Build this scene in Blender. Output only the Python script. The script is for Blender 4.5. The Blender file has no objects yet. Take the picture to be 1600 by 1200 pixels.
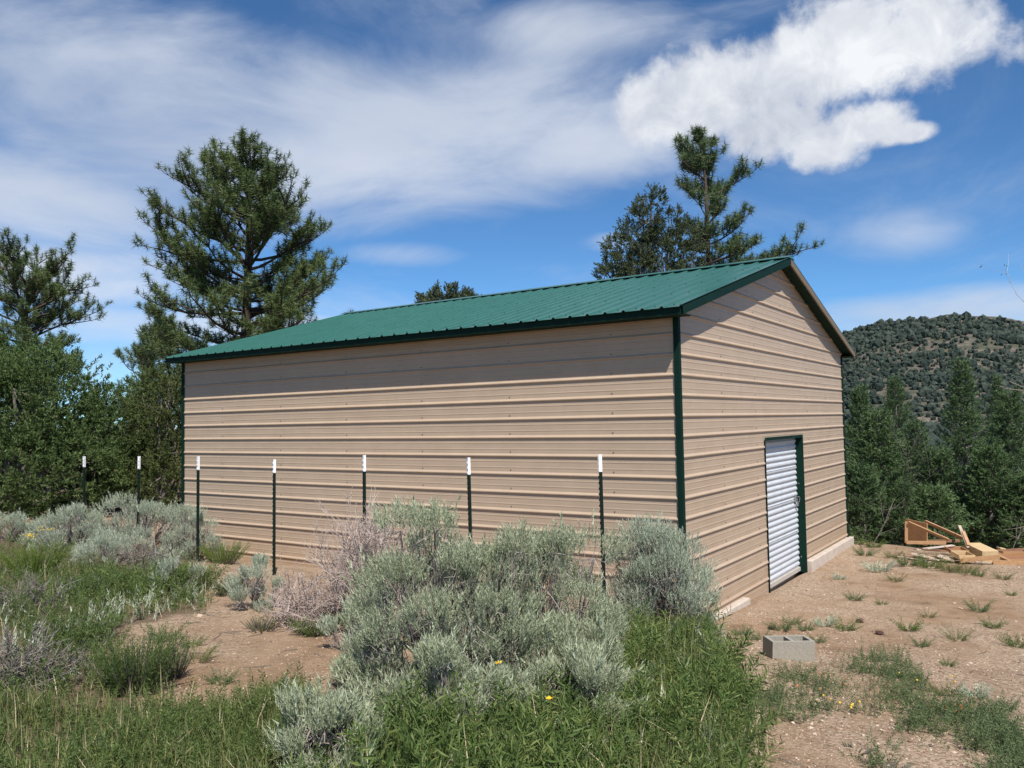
import bpy, math
import numpy as np
from mathutils import Matrix, Vector

rng = np.random.default_rng(7)
SC = bpy.context.scene
COL = SC.collection
PI = math.pi

# ------------------------------------------------------------------ camera
CP = np.array([3.5452, -8.4766, 2.2794])
YAW, PITCH, ROLL, FPX = -0.5984, 0.0465, -0.0187, 1270.1174
fw = np.array([math.sin(YAW)*math.cos(PITCH), math.cos(YAW)*math.cos(PITCH), math.sin(PITCH)])
r0 = np.array([math.cos(YAW), -math.sin(YAW), 0.0])
u0 = np.cross(r0, fw)
rt = math.cos(ROLL)*r0 + math.sin(ROLL)*u0
up = -math.sin(ROLL)*r0 + math.cos(ROLL)*u0
cam = bpy.data.cameras.new('camera')
cam.sensor_width = 36.0
cam.lens = FPX*36.0/1600.0
cam.clip_start = 0.1
cam.clip_end = 9000.0
camo = bpy.data.objects.new('camera', cam)
COL.objects.link(camo)
camo.matrix_world = Matrix(((rt[0], up[0], -fw[0], CP[0]), (rt[1], up[1], -fw[1], CP[1]),
                            (rt[2], up[2], -fw[2], CP[2]), (0, 0, 0, 1)))
SC.camera = camo

# ------------------------------------------------------------------ sun, exposure
SUN_TO = np.array([0.57, -0.49, 1.0])           # towards the sun
SUN_TO = SUN_TO/np.linalg.norm(SUN_TO)
sl = bpy.data.lights.new('sun', 'SUN')
sl.energy = 5.0
sl.angle = math.radians(0.53)
sl.color = (1.0, 0.955, 0.89)
so = bpy.data.objects.new('sun', sl)
COL.objects.link(so)
so.rotation_euler = Vector(SUN_TO).to_track_quat('Z', 'Y').to_euler()
SC.view_settings.view_transform = 'Standard'
SC.view_settings.look = 'None'
SC.view_settings.gamma = 1.0
SC.view_settings.use_curve_mapping = False
SC.view_settings.exposure = 0.26


def ray(x, y):
    return fw + (x-800)/FPX*rt - (y-600)/FPX*up


def azel(x, y):
    d = ray(x, y)
    d = d/np.linalg.norm(d)
    return math.atan2(d[0], d[1]), math.asin(d[2])


# ------------------------------------------------------------------ node helpers
class NT:
    def __init__(self, tree):
        self.t = tree
        tree.nodes.clear()

    def n(self, typ, **kw):
        nd = self.t.nodes.new(typ)
        for k, v in kw.items():
            setattr(nd, k, v)
        return nd

    def link(self, a, b):
        self.t.links.new(a, b)

    def _in(self, sock, v):
        if isinstance(v, bpy.types.NodeSocket):
            self.t.links.new(v, sock)
        else:
            sock.default_value = v

    def math(self, op, a, b=0.0, c=0.0, clamp=False):
        nd = self.n('ShaderNodeMath', operation=op, use_clamp=clamp)
        self._in(nd.inputs[0], a)
        self._in(nd.inputs[1], b)
        self._in(nd.inputs[2], c)
        return nd.outputs[0]

    def vmath(self, op, a, b=None):
        nd = self.n('ShaderNodeVectorMath', operation=op)
        self._in(nd.inputs[0], a)
        if b is not None:
            self._in(nd.inputs[1], b)
        return nd.outputs[0]

    def noise(self, vec, scale, detail=4, rough=0.55, dist=0.0, out=0):
        nd = self.n('ShaderNodeTexNoise')
        if vec is not None:
            self.link(vec, nd.inputs['Vector'])
        nd.inputs['Scale'].default_value = scale
        nd.inputs['Detail'].default_value = detail
        nd.inputs['Roughness'].default_value = rough
        nd.inputs['Distortion'].default_value = dist
        return nd.outputs[out]

    def ramp(self, fac, stops, interp='LINEAR'):
        nd = self.n('ShaderNodeValToRGB')
        nd.color_ramp.interpolation = interp
        el = nd.color_ramp.elements
        while len(el) < len(stops):
            el.new(0.5)
        for e, (p, c) in zip(el, stops):
            e.position = p
            e.color = (*c, 1.0) if len(c) == 3 else c
        self._in(nd.inputs[0], fac)
        return nd.outputs[0]

    def step(self, v, lo, hi, a=0.0, b=1.0, kind='SMOOTHSTEP'):
        nd = self.n('ShaderNodeMapRange', interpolation_type=kind)
        self._in(nd.inputs[0], v)
        nd.inputs[1].default_value = lo
        nd.inputs[2].default_value = hi
        nd.inputs[3].default_value = a
        nd.inputs[4].default_value = b
        return nd.outputs[0]

    def mix(self, fac, a, b, mode='MIX'):
        nd = self.n('ShaderNodeMix', data_type='RGBA', blend_type=mode)
        self._in(nd.inputs[0], fac)
        for s, v in ((nd.inputs[6], a), (nd.inputs[7], b)):
            if isinstance(v, tuple) and len(v) == 3:
                v = (*v, 1.0)
            self._in(s, v)
        return nd.outputs[2]


# ------------------------------------------------------------------ world
W = bpy.data.worlds.new('World')
SC.world = W
W.use_nodes = True
nt = NT(W.node_tree)
tc = nt.n('ShaderNodeTexCoord')
sky = nt.n('ShaderNodeTexSky', sky_type='NISHITA')
sky.sun_disc = False
sky.sun_elevation = math.asin(SUN_TO[2])
sky.sun_rotation = math.atan2(SUN_TO[0], SUN_TO[1])
sky.altitude = 2700
sky.air_density = 1.0
sky.dust_density = 0.3
sky.ozone_density = 2.5
skyc = nt.mix(1.0, sky.outputs[0], (0.55, 0.86, 1.06), 'MULTIPLY')
bg = nt.n('ShaderNodeBackground')
nt.link(skyc, bg.inputs[0])
bg.inputs[1].default_value = 0.106
sep = nt.n('ShaderNodeSeparateXYZ')
nt.link(tc.outputs['Generated'], sep.inputs[0])
az = nt.math('ARCTAN2', sep.outputs[0], sep.outputs[1])
el = nt.math('ARCSINE', sep.outputs[2])
comb = nt.n('ShaderNodeCombineXYZ')
nt.link(az, comb.inputs[0])
nt.link(el, comb.inputs[1])
ae = comb.outputs[0]
ms = nt.n('ShaderNodeMapping')
ms.inputs['Scale'].default_value = (1.0, 2.6, 1.0)
ms.inputs['Rotation'].default_value = (0, 0, -0.25)
nt.link(ae, ms.inputs['Vector'])
aes = ms.outputs[0]


def blobs(lst):
    out = None
    for (x, y, rx, ry, w) in lst:
        a0, e0 = azel(x, y)
        dx = nt.math('MULTIPLY', nt.math('SUBTRACT', az, a0), FPX/rx)
        dy = nt.math('MULTIPLY', nt.math('SUBTRACT', el, e0), FPX/ry)
        d2 = nt.math('ADD', nt.math('MULTIPLY', dx, dx), nt.math('MULTIPLY', dy, dy))
        v = nt.math('SUBTRACT', w, d2)
        out = v if out is None else nt.math('SMOOTH_MAX', out, v, 0.35)
    return out


cum = blobs([(1040, 160, 90, 68, 1), (1120, 145, 112, 78, 1), (1220, 118, 150, 72, 1), (1335, 72, 170, 80, 1),
             (1440, 58, 105, 72, 1), (1215, 200, 95, 52, 1), (1290, 226, 70, 46, 1), (1350, 196, 78, 36, 1),
             (1412, 208, 52, 17, 1), (1580, 60, 80, 60, 0.3)])
nz = nt.noise(ae, 13.0, 9, 0.62, 0.2)
nzb = nt.noise(ae, 34.0, 6, 0.6, 0.3)
cn = nt.math('ADD', cum, nt.math('MULTIPLY', nt.math('SUBTRACT', nz, 0.5), 2.1))
cn = nt.math('ADD', cn, nt.math('MULTIPLY', nt.math('SUBTRACT', nzb, 0.5), 0.9))
dcum = nt.step(cn, -0.1, 0.72)
cir = blobs([(120, 130, 430, 120, 1), (330, 240, 430, 110, 1), (680, 190, 420, 115, 1), (900, 235, 200, 55, 1),
             (80, 300, 230, 80, 1), (60, 425, 230, 52, 0.8), (625, 398, 130, 26, 0.35), (1470, 492, 240, 36, 1),
             (1410, 362, 120, 50, 0.25), (820, 60, 330, 60, 0.45), (950, 380, 60, 20, 0.4), (250, 510, 300, 36, 0.45)])
cz = nt.noise(aes, 3.2, 9, 0.6, 0.5)
cz2 = nt.noise(aes, 1.3, 5, 0.5, 0.3)
cc = nt.math('ADD', cir, nt.math('MULTIPLY', nt.math('SUBTRACT', cz, 0.5), 3.2))
cc = nt.math('ADD', cc, nt.math('MULTIPLY', nt.math('SUBTRACT', cz2, 0.5), 1.6))
dcir = nt.math('MULTIPLY', nt.step(cc, -0.6, 1.3), 0.84)
gen = nt.math('MULTIPLY', nt.step(nt.noise(aes, 2.1, 9, 0.62, 0.8), 0.46, 0.82), 0.5)
dthin = nt.math('MAXIMUM', dcir, gen)
shade = nt.noise(ae, 6.5, 6, 0.55, 0.2)
sh2 = nt.math('ADD', nt.math('MULTIPLY', shade, 0.6), nt.math('MULTIPLY', nt.noise(ae, 16.0, 7, 0.6, 0.6), 0.4))
ccol = nt.ramp(sh2, [(0.40, (0.46, 0.50, 0.58)), (0.50, (0.60, 0.63, 0.69)), (0.60, (0.76, 0.78, 0.81))])
thincol = nt.ramp(cz2, [(0.35, (0.47, 0.53, 0.64)), (0.62, (0.66, 0.70, 0.77))])
bt = nt.n('ShaderNodeBackground')
nt.link(thincol, bt.inputs[0])
bt.inputs[1].default_value = 0.98
bc = nt.n('ShaderNodeBackground')
nt.link(ccol, bc.inputs[0])
bc.inputs[1].default_value = 1.0
m1 = nt.n('ShaderNodeMixShader')
nt.link(dthin, m1.inputs[0]); nt.link(bg.outputs[0], m1.inputs[1]); nt.link(bt.outputs[0], m1.inputs[2])
m2 = nt.n('ShaderNodeMixShader')
nt.link(dcum, m2.inputs[0]); nt.link(m1.outputs[0], m2.inputs[1]); nt.link(bc.outputs[0], m2.inputs[2])
wo = nt.n('ShaderNodeOutputWorld')
nt.link(m2.outputs[0], wo.inputs[0])


# ------------------------------------------------------------------ materials
def material(name):
    m = bpy.data.materials.new(name)
    m.use_nodes = True
    t = NT(m.node_tree)
    return m, t


def finish(t, shader, bump=None):
    o = t.n('ShaderNodeOutputMaterial')
    t.link(shader, o.inputs[0])


def principled(t, color, rough=0.6, metal=0.0, spec=0.5, bump=None, bstr=0.2, bdist=0.01):
    p = t.n('ShaderNodeBsdfPrincipled')
    if isinstance(color, tuple):
        color = (*color, 1.0)
    t._in(p.inputs['Base Color'], color)
    t._in(p.inputs['Roughness'], rough)
    p.inputs['Metallic'].default_value = metal
    p.inputs['Specular IOR Level'].default_value = spec
    if bump is not None:
        b = t.n('ShaderNodeBump')
        b.inputs['Strength'].default_value = bstr
        b.inputs['Distance'].default_value = bdist
        t.link(bump, b.inputs['Height'])
        t.link(b.outputs[0], p.inputs['Normal'])
    return p


def foliage(name, c1, c2, c3, transl=0.3, rough=0.6, nscale=1.2, spec=0.25):
    """leaf material: every leaf its own tone, larger patches vary too"""
    m, t = material(name)
    g = t.n('ShaderNodeNewGeometry')
    tcn = t.n('ShaderNodeTexCoord')
    big = t.noise(tcn.outputs['Object'], nscale, 3, 0.5)
    v = t.math('ADD', t.math('MULTIPLY', g.outputs['Random Per Island'], 0.55), t.math('MULTIPLY', big, 0.55))
    c = t.ramp(v, [(0.15, c1), (0.5, c2), (0.9, c3)])
    p = principled(t, c, rough, spec=spec)
    tr = t.n('ShaderNodeBsdfTranslucent')
    t.link(c, tr.inputs[0])
    mx = t.n('ShaderNodeMixShader')
    mx.inputs[0].default_value = transl
    t.link(p.outputs[0], mx.inputs[1])
    t.link(tr.outputs[0], mx.inputs[2])
    finish(t, mx.outputs[0])
    return m


def simple(name, c, c2=None, scale=20.0, rough=0.6, metal=0.0, spec=0.5, bstr=0.15, bdist=0.004, stretch=None, detail=5):
    m, t = material(name)
    tcn = t.n('ShaderNodeTexCoord')
    v = tcn.outputs['Object']
    if stretch:
        mp = t.n('ShaderNodeMapping')
        mp.inputs['Scale'].default_value = stretch
        t.link(v, mp.inputs['Vector'])
        v = mp.outputs[0]
    nz_ = t.noise(v, scale, detail, 0.6)
    col = c if c2 is None else t.ramp(nz_, [(0.3, c), (0.7, c2)])
    p = principled(t, col, rough, metal, spec, nz_, bstr, bdist)
    finish(t, p.outputs[0])
    return m


def metal_paint(name, c, c2, rough, stretch, dust=None, spec=0.5):
    """painted sheet: slight oil canning, faint dust"""
    m, t = material(name)
    tcn = t.n('ShaderNodeTexCoord')
    mp = t.n('ShaderNodeMapping')
    mp.inputs['Scale'].default_value = stretch
    t.link(tcn.outputs['Object'], mp.inputs['Vector'])
    wav = t.noise(mp.outputs[0], 1.0, 2, 0.4)
    fine = t.noise(tcn.outputs['Object'], 3.0, 6, 0.65)
    col = t.ramp(fine, [(0.3, c), (0.7, c2)])
    if dust:
        g = t.n('ShaderNodeNewGeometry')
        sp = t.n('ShaderNodeSeparateXYZ')
        t.link(g.outputs['Position'], sp.inputs[0])
        dn = t.math('ADD', sp.outputs[2], t.math('MULTIPLY', fine, 0.5))
        col = t.mix(t.step(dn, 0.15, 0.75, 0.55, 0.0), col, dust)
    p = principled(t, col, rough, 0.0, spec, wav, 0.7, 0.009)
    finish(t, p.outputs[0])
    return m


M = {}
M['tan'] = metal_paint('tan_painted_metal', (0.425, 0.318, 0.224), (0.470, 0.356, 0.254), 0.46, (0.9, 0.9, 7.0), (0.40, 0.27, 0.17), spec=0.28)
M['green_roof'] = metal_paint('green_roof_metal', (0.029, 0.108, 0.084), (0.038, 0.132, 0.104), 0.30, (6.0, 0.8, 0.8), spec=0.5)
M['green_trim'] = simple('dark_green_trim', (0.003, 0.019, 0.013), (0.005, 0.025, 0.017), 8, 0.65, spec=0.12)
M['brown_trim'] = simple('weathered_brown_trim', (0.17, 0.130, 0.085), (0.21, 0.160, 0.11), 8, 0.6, spec=0.2)  # brown tone for one rake of the door gable; other rakes are green
M['white_metal'] = simple('white_door_metal', (0.50, 0.52, 0.54), (0.58, 0.60, 0.62), 5, 0.45, spec=0.5)
M['steel'] = simple('galvanised_steel', (0.28, 0.28, 0.28), (0.4, 0.4, 0.4), 15, 0.45, 0.7)
M['bar'] = simple('dusty_bar', (0.42, 0.37, 0.31), (0.52, 0.47, 0.41), 8, 0.7)
M['screw'] = simple('screw_dark', (0.10, 0.075, 0.055), None, 8, 0.5)
M['concrete'] = simple('concrete', (0.46, 0.38, 0.31), (0.58, 0.50, 0.42), 9, 0.9, bstr=0.4)
M['block'] = simple('block_concrete', (0.25, 0.225, 0.18), (0.36, 0.33, 0.27), 70, 0.95, bstr=0.8, bdist=0.004)
M['post_green'] = simple('post_green', (0.003, 0.010, 0.007), (0.006, 0.018, 0.012), 60, 0.5, spec=0.25)
M['post_white'] = simple('post_white', (0.75, 0.76, 0.76), (0.85, 0.85, 0.85), 60, 0.5)
M['bark_pine'] = simple('pine_bark', (0.035, 0.025, 0.020), (0.10, 0.070, 0.052), 9, 0.9, bstr=0.8, bdist=0.03, stretch=(1, 1, 0.25))
M['bark_grey'] = simple('grey_bark', (0.09, 0.075, 0.062), (0.21, 0.185, 0.16), 14, 0.9, bstr=0.6, bdist=0.01)
M['sage_wood'] = simple('sage_wood', (0.05, 0.042, 0.036), (0.20, 0.17, 0.15), 40, 0.9)
M['sage_twig'] = simple('sage_twig', (0.18, 0.155, 0.13), (0.36, 0.32, 0.28), 40, 0.9)
M['dead_twig'] = simple('dead_twig', (0.32, 0.25, 0.21), (0.56, 0.46, 0.40), 18, 0.9)
M['dead_grey'] = simple('dead_grey', (0.11, 0.095, 0.08), (0.24, 0.21, 0.18), 18, 0.9)
M['straw'] = simple('straw', (0.36, 0.29, 0.17), (0.52, 0.43, 0.28), 18, 0.8)
M['needle'] = foliage('pine_needles', (0.034, 0.064, 0.020), (0.098, 0.145, 0.044), (0.210, 0.245, 0.090), 0.22, 0.5, 0.5)
M['needle2'] = foliage('pine_needles_blue', (0.034, 0.066, 0.028), (0.092, 0.142, 0.055), (0.195, 0.240, 0.100), 0.22, 0.5, 0.5)
M['juniper'] = foliage('juniper_leaf', (0.038, 0.072, 0.022), (0.095, 0.150, 0.045), (0.200, 0.255, 0.092), 0.28, 0.6, 1.1)
M['juniper_dark'] = foliage('juniper_leaf_olive', (0.040, 0.062, 0.018), (0.090, 0.120, 0.035), (0.190, 0.205, 0.075), 0.28, 0.6, 0.9)
M['pinyon'] = foliage('pinyon_leaf', (0.034, 0.050, 0.024), (0.085, 0.108, 0.048), (0.180, 0.200, 0.100), 0.25, 0.5, 0.9)
M['fir'] = foliage('fir_leaf', (0.040, 0.078, 0.032), (0.095, 0.158, 0.062), (0.190, 0.265, 0.115), 0.28, 0.6, 0.8)
M['fir_light'] = foliage('fir_leaf_light', (0.050, 0.095, 0.035), (0.110, 0.180, 0.068), (0.200, 0.275, 0.115), 0.3, 0.6, 0.8)
M['hillshrub'] = foliage('hill_juniper', (0.018, 0.030, 0.024), (0.034, 0.050, 0.038), (0.068, 0.084, 0.062), 0.1, 0.8, 0.02)
M['sage'] = foliage('sage_leaf', (0.190, 0.215, 0.125), (0.360, 0.400, 0.255), (0.580, 0.615, 0.430), 0.20, 0.7, 1.5, 0.15)
M['sage_blue'] = foliage('sage_leaf_blue', (0.220, 0.255, 0.175), (0.395, 0.440, 0.325), (0.600, 0.645, 0.500), 0.20, 0.7, 1.5, 0.15)
M['herb'] = foliage('herb_leaf', (0.045, 0.085, 0.022), (0.115, 0.180, 0.045), (0.270, 0.310, 0.100), 0.4, 0.5, 3.2)
M['herb_dark'] = foliage('shrub_leaf_dark', (0.050, 0.090, 0.022), (0.100, 0.155, 0.040), (0.185, 0.235, 0.080), 0.35, 0.5, 1.2)
M['herb_yellow'] = foliage('rabbitbrush_leaf', (0.070, 0.120, 0.018), (0.130, 0.200, 0.030), (0.230, 0.290, 0.050), 0.3, 0.5, 1.2)
M['grass'] = foliage('grass_blade', (0.060, 0.095, 0.028), (0.145, 0.180, 0.055), (0.330, 0.310, 0.140), 0.35, 0.5, 1.5)
M['weed'] = foliage('dusty_weed', (0.070, 0.105, 0.040), (0.125, 0.175, 0.070), (0.210, 0.255, 0.120), 0.3, 0.6, 2.0)
M['petal'] = simple('yellow_petal', (0.80, 0.50, 0.02), (0.85, 0.60, 0.04), 30, 0.5)
M['petal_orange'] = simple('orange_petal', (0.55, 0.11, 0.03), (0.65, 0.20, 0.05), 30, 0.5)
M['ply'] = simple('plywood', (0.34, 0.185, 0.085), (0.45, 0.26, 0.125), 3, 0.6, stretch=(1, 6, 6))
M['ply_pale'] = simple('pale_plywood', (0.52, 0.37, 0.19), (0.62, 0.46, 0.25), 3, 0.6, stretch=(1, 6, 6))
M['ply_dark'] = simple('brown_board', (0.22, 0.105, 0.055), (0.30, 0.15, 0.08), 3, 0.6, stretch=(1, 6, 6))
M['ply_grey'] = simple('weathered_board', (0.38, 0.29, 0.22), (0.50, 0.40, 0.31), 5, 0.8, stretch=(1, 6, 6))
M['cone'] = simple('pine_cone', (0.05, 0.026, 0.018), (0.10, 0.05, 0.035), 40, 0.9)
M['litter_red'] = simple('dry_red_leaves', (0.28, 0.085, 0.045), (0.36, 0.13, 0.07), 40, 0.8)

# stones: colour per stone
m_, t_ = material('stone')
g_ = t_.n('ShaderNodeNewGeometry')
c_ = t_.ramp(g_.outputs['Random Per Island'], [(0.0, (0.17, 0.105, 0.07)), (0.35, (0.34, 0.23, 0.155)), (0.75, (0.46, 0.34, 0.24)), (1.0, (0.64, 0.54, 0.43))])
finish(t_, principled(t_, c_, 0.9, spec=0.2).outputs[0])
M['stone'] = m_

# ground
m_, t_ = material('bare_dirt')
tcn_ = t_.n('ShaderNodeTexCoord')
ov = tcn_.outputs['Object']
big = t_.noise(ov, 0.45, 5, 0.6, 0.4)
mid = t_.noise(ov, 3.0, 6, 0.65)
fin = t_.noise(ov, 42.0, 6, 0.7)
vor = t_.n('ShaderNodeTexVoronoi')
vor.inputs['Scale'].default_value = 55.0
t_.link(ov, vor.inputs['Vector'])
dirt = t_.ramp(mid, [(0.28, (0.190, 0.118, 0.068)), (0.5, (0.290, 0.192, 0.118)), (0.75, (0.375, 0.265, 0.175))])
grav = t_.ramp(vor.outputs['Color'], [(0.1, (0.20, 0.135, 0.088)), (0.5, (0.36, 0.262, 0.182)), (0.9, (0.52, 0.41, 0.30))])
gmask = t_.math('MULTIPLY', t_.step(big, 0.36, 0.56), 0.85)
dirt = t_.mix(gmask, dirt, grav)
dirt = t_.mix(t_.step(fin, 0.56, 0.70, 0, 0.6), dirt, (0.16, 0.105, 0.07))
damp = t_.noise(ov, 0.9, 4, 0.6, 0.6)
dirt = t_.mix(t_.step(damp, 0.55, 0.68, 0, 0.45), dirt, (0.19, 0.118, 0.072))  # darker brown patches spread over the dirt by noise
at = t_.n('ShaderNodeAttribute', attribute_name='litter')
lit = t_.ramp(fin, [(0.3, (0.085, 0.062, 0.042)), (0.55, (0.17, 0.125, 0.08)), (0.75, (0.29, 0.225, 0.15))])
lm = t_.step(t_.math('ADD', at.outputs['Fac'], t_.math('MULTIPLY', t_.math('SUBTRACT', mid, 0.5), 1.0)), 0.35, 0.65)
gcol = t_.mix(lm, dirt, lit)
hgt = t_.math('ADD', t_.math('MULTIPLY', mid, 0.6), t_.math('MULTIPLY', fin, 0.25))
hgt = t_.math('SUBTRACT', hgt, t_.math('MULTIPLY', vor.outputs['Distance'], 0.12))
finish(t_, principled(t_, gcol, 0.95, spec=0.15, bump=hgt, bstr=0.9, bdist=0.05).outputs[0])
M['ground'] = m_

m_, t_ = material('hill_soil')
tcn_ = t_.n('ShaderNodeTexCoord')
ov = tcn_.outputs['Object']
a_ = t_.noise(ov, 0.02, 6, 0.65)
b_ = t_.noise(ov, 0.25, 6, 0.7)
hc = t_.ramp(b_, [(0.3, (0.065, 0.060, 0.050)), (0.5, (0.125, 0.108, 0.088)), (0.72, (0.225, 0.185, 0.15))])
hc = t_.mix(t_.step(a_, 0.60, 0.70, 0, 0.7), hc, (0.26, 0.175, 0.10))
hc = t_.mix(t_.step(t_.noise(ov, 0.11, 5, 0.7), 0.46, 0.56, 0, 0.75), hc, (0.065, 0.075, 0.045))
finish(t_, principled(t_, hc, 0.95, spec=0.1, bump=b_, bstr=0.6, bdist=1.0).outputs[0])
M['hill'] = m_


# ------------------------------------------------------------------ mesh helpers
class MB:
    """collects vertices and faces; every add keeps the arrays"""
    def __init__(self):
        self.v = []
        self.f = []
        self.mi = []
        self.n = 0

    def add(self, v, f, mi=0):
        v = np.asarray(v, float).reshape(-1, 3)
        f = np.asarray(f, int)
        self.v.append(v)
        self.f.append(f + self.n)
        self.mi.append(mi)
        self.n += len(v)
        return self

    def box(self, x0, x1, y0, y1, z0, z1, mi=0, T=None):
        v = np.array([(x, y, z) for x in (x0, x1) for y in (y0, y1) for z in (z0, z1)], float)
        if T is not None:
            v = T(v)
        return self.add(v, [(0, 1, 3, 2), (4, 6, 7, 5), (0, 4, 5, 1), (2, 3, 7, 6), (0, 2, 6, 4), (1, 5, 7, 3)], mi)

    def tube(self, pts, rad, n=6, mi=0, cap=True):
        pts = np.asarray(pts, float)
        rad = np.broadcast_to(np.asarray(rad, float), (len(pts),))
        tg = np.gradient(pts, axis=0)
        tg /= np.linalg.norm(tg, axis=1)[:, None] + 1e-9
        ref = np.array([0.0, 0, 1.0]) if abs(tg[0][2]) < 0.9 else np.array([1.0, 0, 0])
        a = np.cross(tg, ref)
        a /= np.linalg.norm(a, axis=1)[:, None] + 1e-9
        b = np.cross(tg, a)
        th = np.arange(n)*2*PI/n
        v = pts[:, None, :] + rad[:, None, None]*(np.cos(th)[None, :, None]*a[:, None, :] + np.sin(th)[None, :, None]*b[:, None, :])
        L = len(pts)
        i, j = np.meshgrid(np.arange(L-1), np.arange(n), indexing='ij')
        j2 = (j+1) % n
        f = np.stack([i*n+j, i*n+j2, (i+1)*n+j2, (i+1)*n+j], -1).reshape(-1, 4)
        self.add(v.reshape(-1, 3), f, mi)
        return self

    def build(self, name, mats, parent=None, smooth=False, bevel=0.0):
        if not isinstance(mats, (list, tuple)):
            mats = [mats]
        V = np.concatenate(self.v)
        loops = np.concatenate([f.ravel() for f in self.f])
        cnt = np.concatenate([np.full(len(f), f.shape[1]) for f in self.f])
        mi = np.concatenate([np.full(len(f), m) for f, m in zip(self.f, self.mi)])
        me = bpy.data.meshes.new(name)
        me.vertices.add(len(V))
        me.vertices.foreach_set('co', V.ravel())
        me.loops.add(len(loops))
        me.loops.foreach_set('vertex_index', loops.astype(np.int32))
        me.polygons.add(len(cnt))
        st = np.concatenate([[0], np.cumsum(cnt)[:-1]])
        me.polygons.foreach_set('loop_start', st.astype(np.int32))
        me.polygons.foreach_set('material_index', mi.astype(np.int32))
        me.polygons.foreach_set('use_smooth', np.full(len(cnt), smooth))
        me.update(calc_edges=True)
        for m in mats:
            me.materials.append(m)
        o = bpy.data.objects.new(name, me)
        COL.objects.link(o)
        if parent is not None:
            o.parent = parent
        if bevel:
            b = o.modifiers.new('bevel', 'BEVEL')
            b.width = bevel
            b.segments = 2
            b.limit_method = 'ANGLE'
        return o


def tag(o, label=None, cat=None, group=None, kind=None):
    if label: o['label'] = label
    if cat: o['category'] = cat
    if group: o['group'] = group
    if kind: o['kind'] = kind
    return o


def empty(name, loc=(0, 0, 0), rz=0.0):
    o = bpy.data.objects.new(name, None)
    o.empty_display_size = 0.2
    COL.objects.link(o)
    o.location = loc
    o.rotation_euler = (0, 0, rz)
    return o


def copy_thing(root, loc, rz=0.0, scale=1.0, label=None):
    def cp(o, par):
        c = o.copy()
        COL.objects.link(c)
        c.parent = par
        for ch in o.children:
            cp(ch, c)
        return c
    r = cp(root, None)
    r.location = loc
    r.rotation_euler = (0, 0, rz)
    r.scale = (scale,)*3 if not isinstance(scale, tuple) else scale
    if label: r['label'] = label
    return r


def unit(v):
    v = np.asarray(v, float)
    return v/(np.linalg.norm(v, axis=-1, keepdims=True) + 1e-9)


def scatter(mb, tv, tf, pos, direc, size, mi=0, roll=None):
    """copies of template (tv, tf: z axis forward) at pos, pointing along direc"""
    N = len(pos)
    if N == 0:
        return
    d = unit(direc)
    ref = rng.normal(size=(N, 3)) if roll is None else np.broadcast_to(np.asarray(roll, float), (N, 3))
    a = unit(np.cross(d, ref))
    b = np.cross(d, a)
    size = np.broadcast_to(np.asarray(size, float), (N,))
    Rm = np.stack([a, b, d], axis=2)*size[:, None, None]
    v = np.einsum('nij,kj->nki', Rm, tv) + pos[:, None, :]
    k = len(tv)
    f = tf[None, :, :] + (np.arange(N)*k)[:, None, None]
    mb.add(v.reshape(-1, 3), f.reshape(-1, tf.shape[1]), mi)


def leaves_template(org, dirs, lens, wid, quad=False, curl=0.0):
    """flat pointed leaves"""
    V, F = [], []
    for o, d, l, w in zip(org, unit(dirs), lens, wid):
        s = unit(np.cross(d, rng.normal(size=3)))
        n = len(V)
        if quad:
            nn = np.cross(d, s)
            V += [o, o+d*l*0.5+s*w*0.5+nn*curl*l, o+d*l, o+d*l*0.5-s*w*0.5+nn*curl*l]
            F.append((n, n+1, n+2, n+3))
        else:
            V += [o-s*w*0.5, o+s*w*0.5, o+d*l]
            F.append((n, n+1, n+2))
    return np.array(V), np.array(F)


def rand_sphere(n):
    return unit(rng.normal(size=(n, 3)))


# ------------------------------------------------------------------ terrain height
_ctl = np.array([
    (3.5, -8.5, .70), (0.5, -8, .74), (-2.5, -7, .74), (-5, -6, .74), (-8, -5, .72), (7, -7, .62), (3, -12, .85), (-4, -11, .9), (8, -12, .8),
    (0, -4.6, .52), (-3, -4, .58), (-6, -3.5, .58), (3, -4.2, .38), (6, -3.5, .30), (-9, -3, .62),
    (-6.5, -1.6, .43), (-9.5, -1.6, .50), (-5, -1.6, .40), (-2.5, -1.6, .33), (0, -1.6, .20), (1.5, -1.2, .17), (4, -1, .13),
    (-9.2, 0, .18), (-7, 0, .13), (-4.5, 0, .12), (-2, 0, .06), (0.05, 0, -.03),
    (.05, .7, -.06), (.05, 1.85, -.11), (.05, 2.95, -.16), (.05, 4.9, -.19), (.05, 6.5, -.17), (.05, 8.0, -.15),
    (3, 2, -.08), (3.5, 5, -.18), (3, 7.5, -.22), (6, 3, -.10), (7, 8, -.30), (-2, 9, -.2), (-6, 8.5, -.1), (-10, 8, .1),
    (-12, 3, .45), (-15, 6, .45), (-13, -3, .72), (1.5, 9.8, -.45), (4, 11, -.75), (8, 12, -1.2), (0, 13, -1.2), (3, 14.5, -2.0),
    (-6, 14, -.8), (-14, 13, .1), (10, 2, -.1), (12, -6, .3), (13, 8, -.6)])


def _tps(r2):
    return 0.5*r2*np.log(r2 + 1e-9)


def _fit():
    n = len(_ctl)
    X = _ctl[:, :2]
    K = _tps(((X[:, None]-X[None])**2).sum(-1)) + np.eye(n)*0.6
    P = np.c_[np.ones(n), X]
    A = np.zeros((n+3, n+3))
    A[:n, :n] = K; A[:n, n:] = P; A[n:, :n] = P.T
    return np.linalg.solve(A, np.r_[_ctl[:, 2], 0, 0, 0])


_w = _fit()
_ph = np.random.default_rng(3).uniform(0, 6.28, (14, 2))
_fr = np.random.default_rng(4).normal(0, 1, (14, 2))


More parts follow.
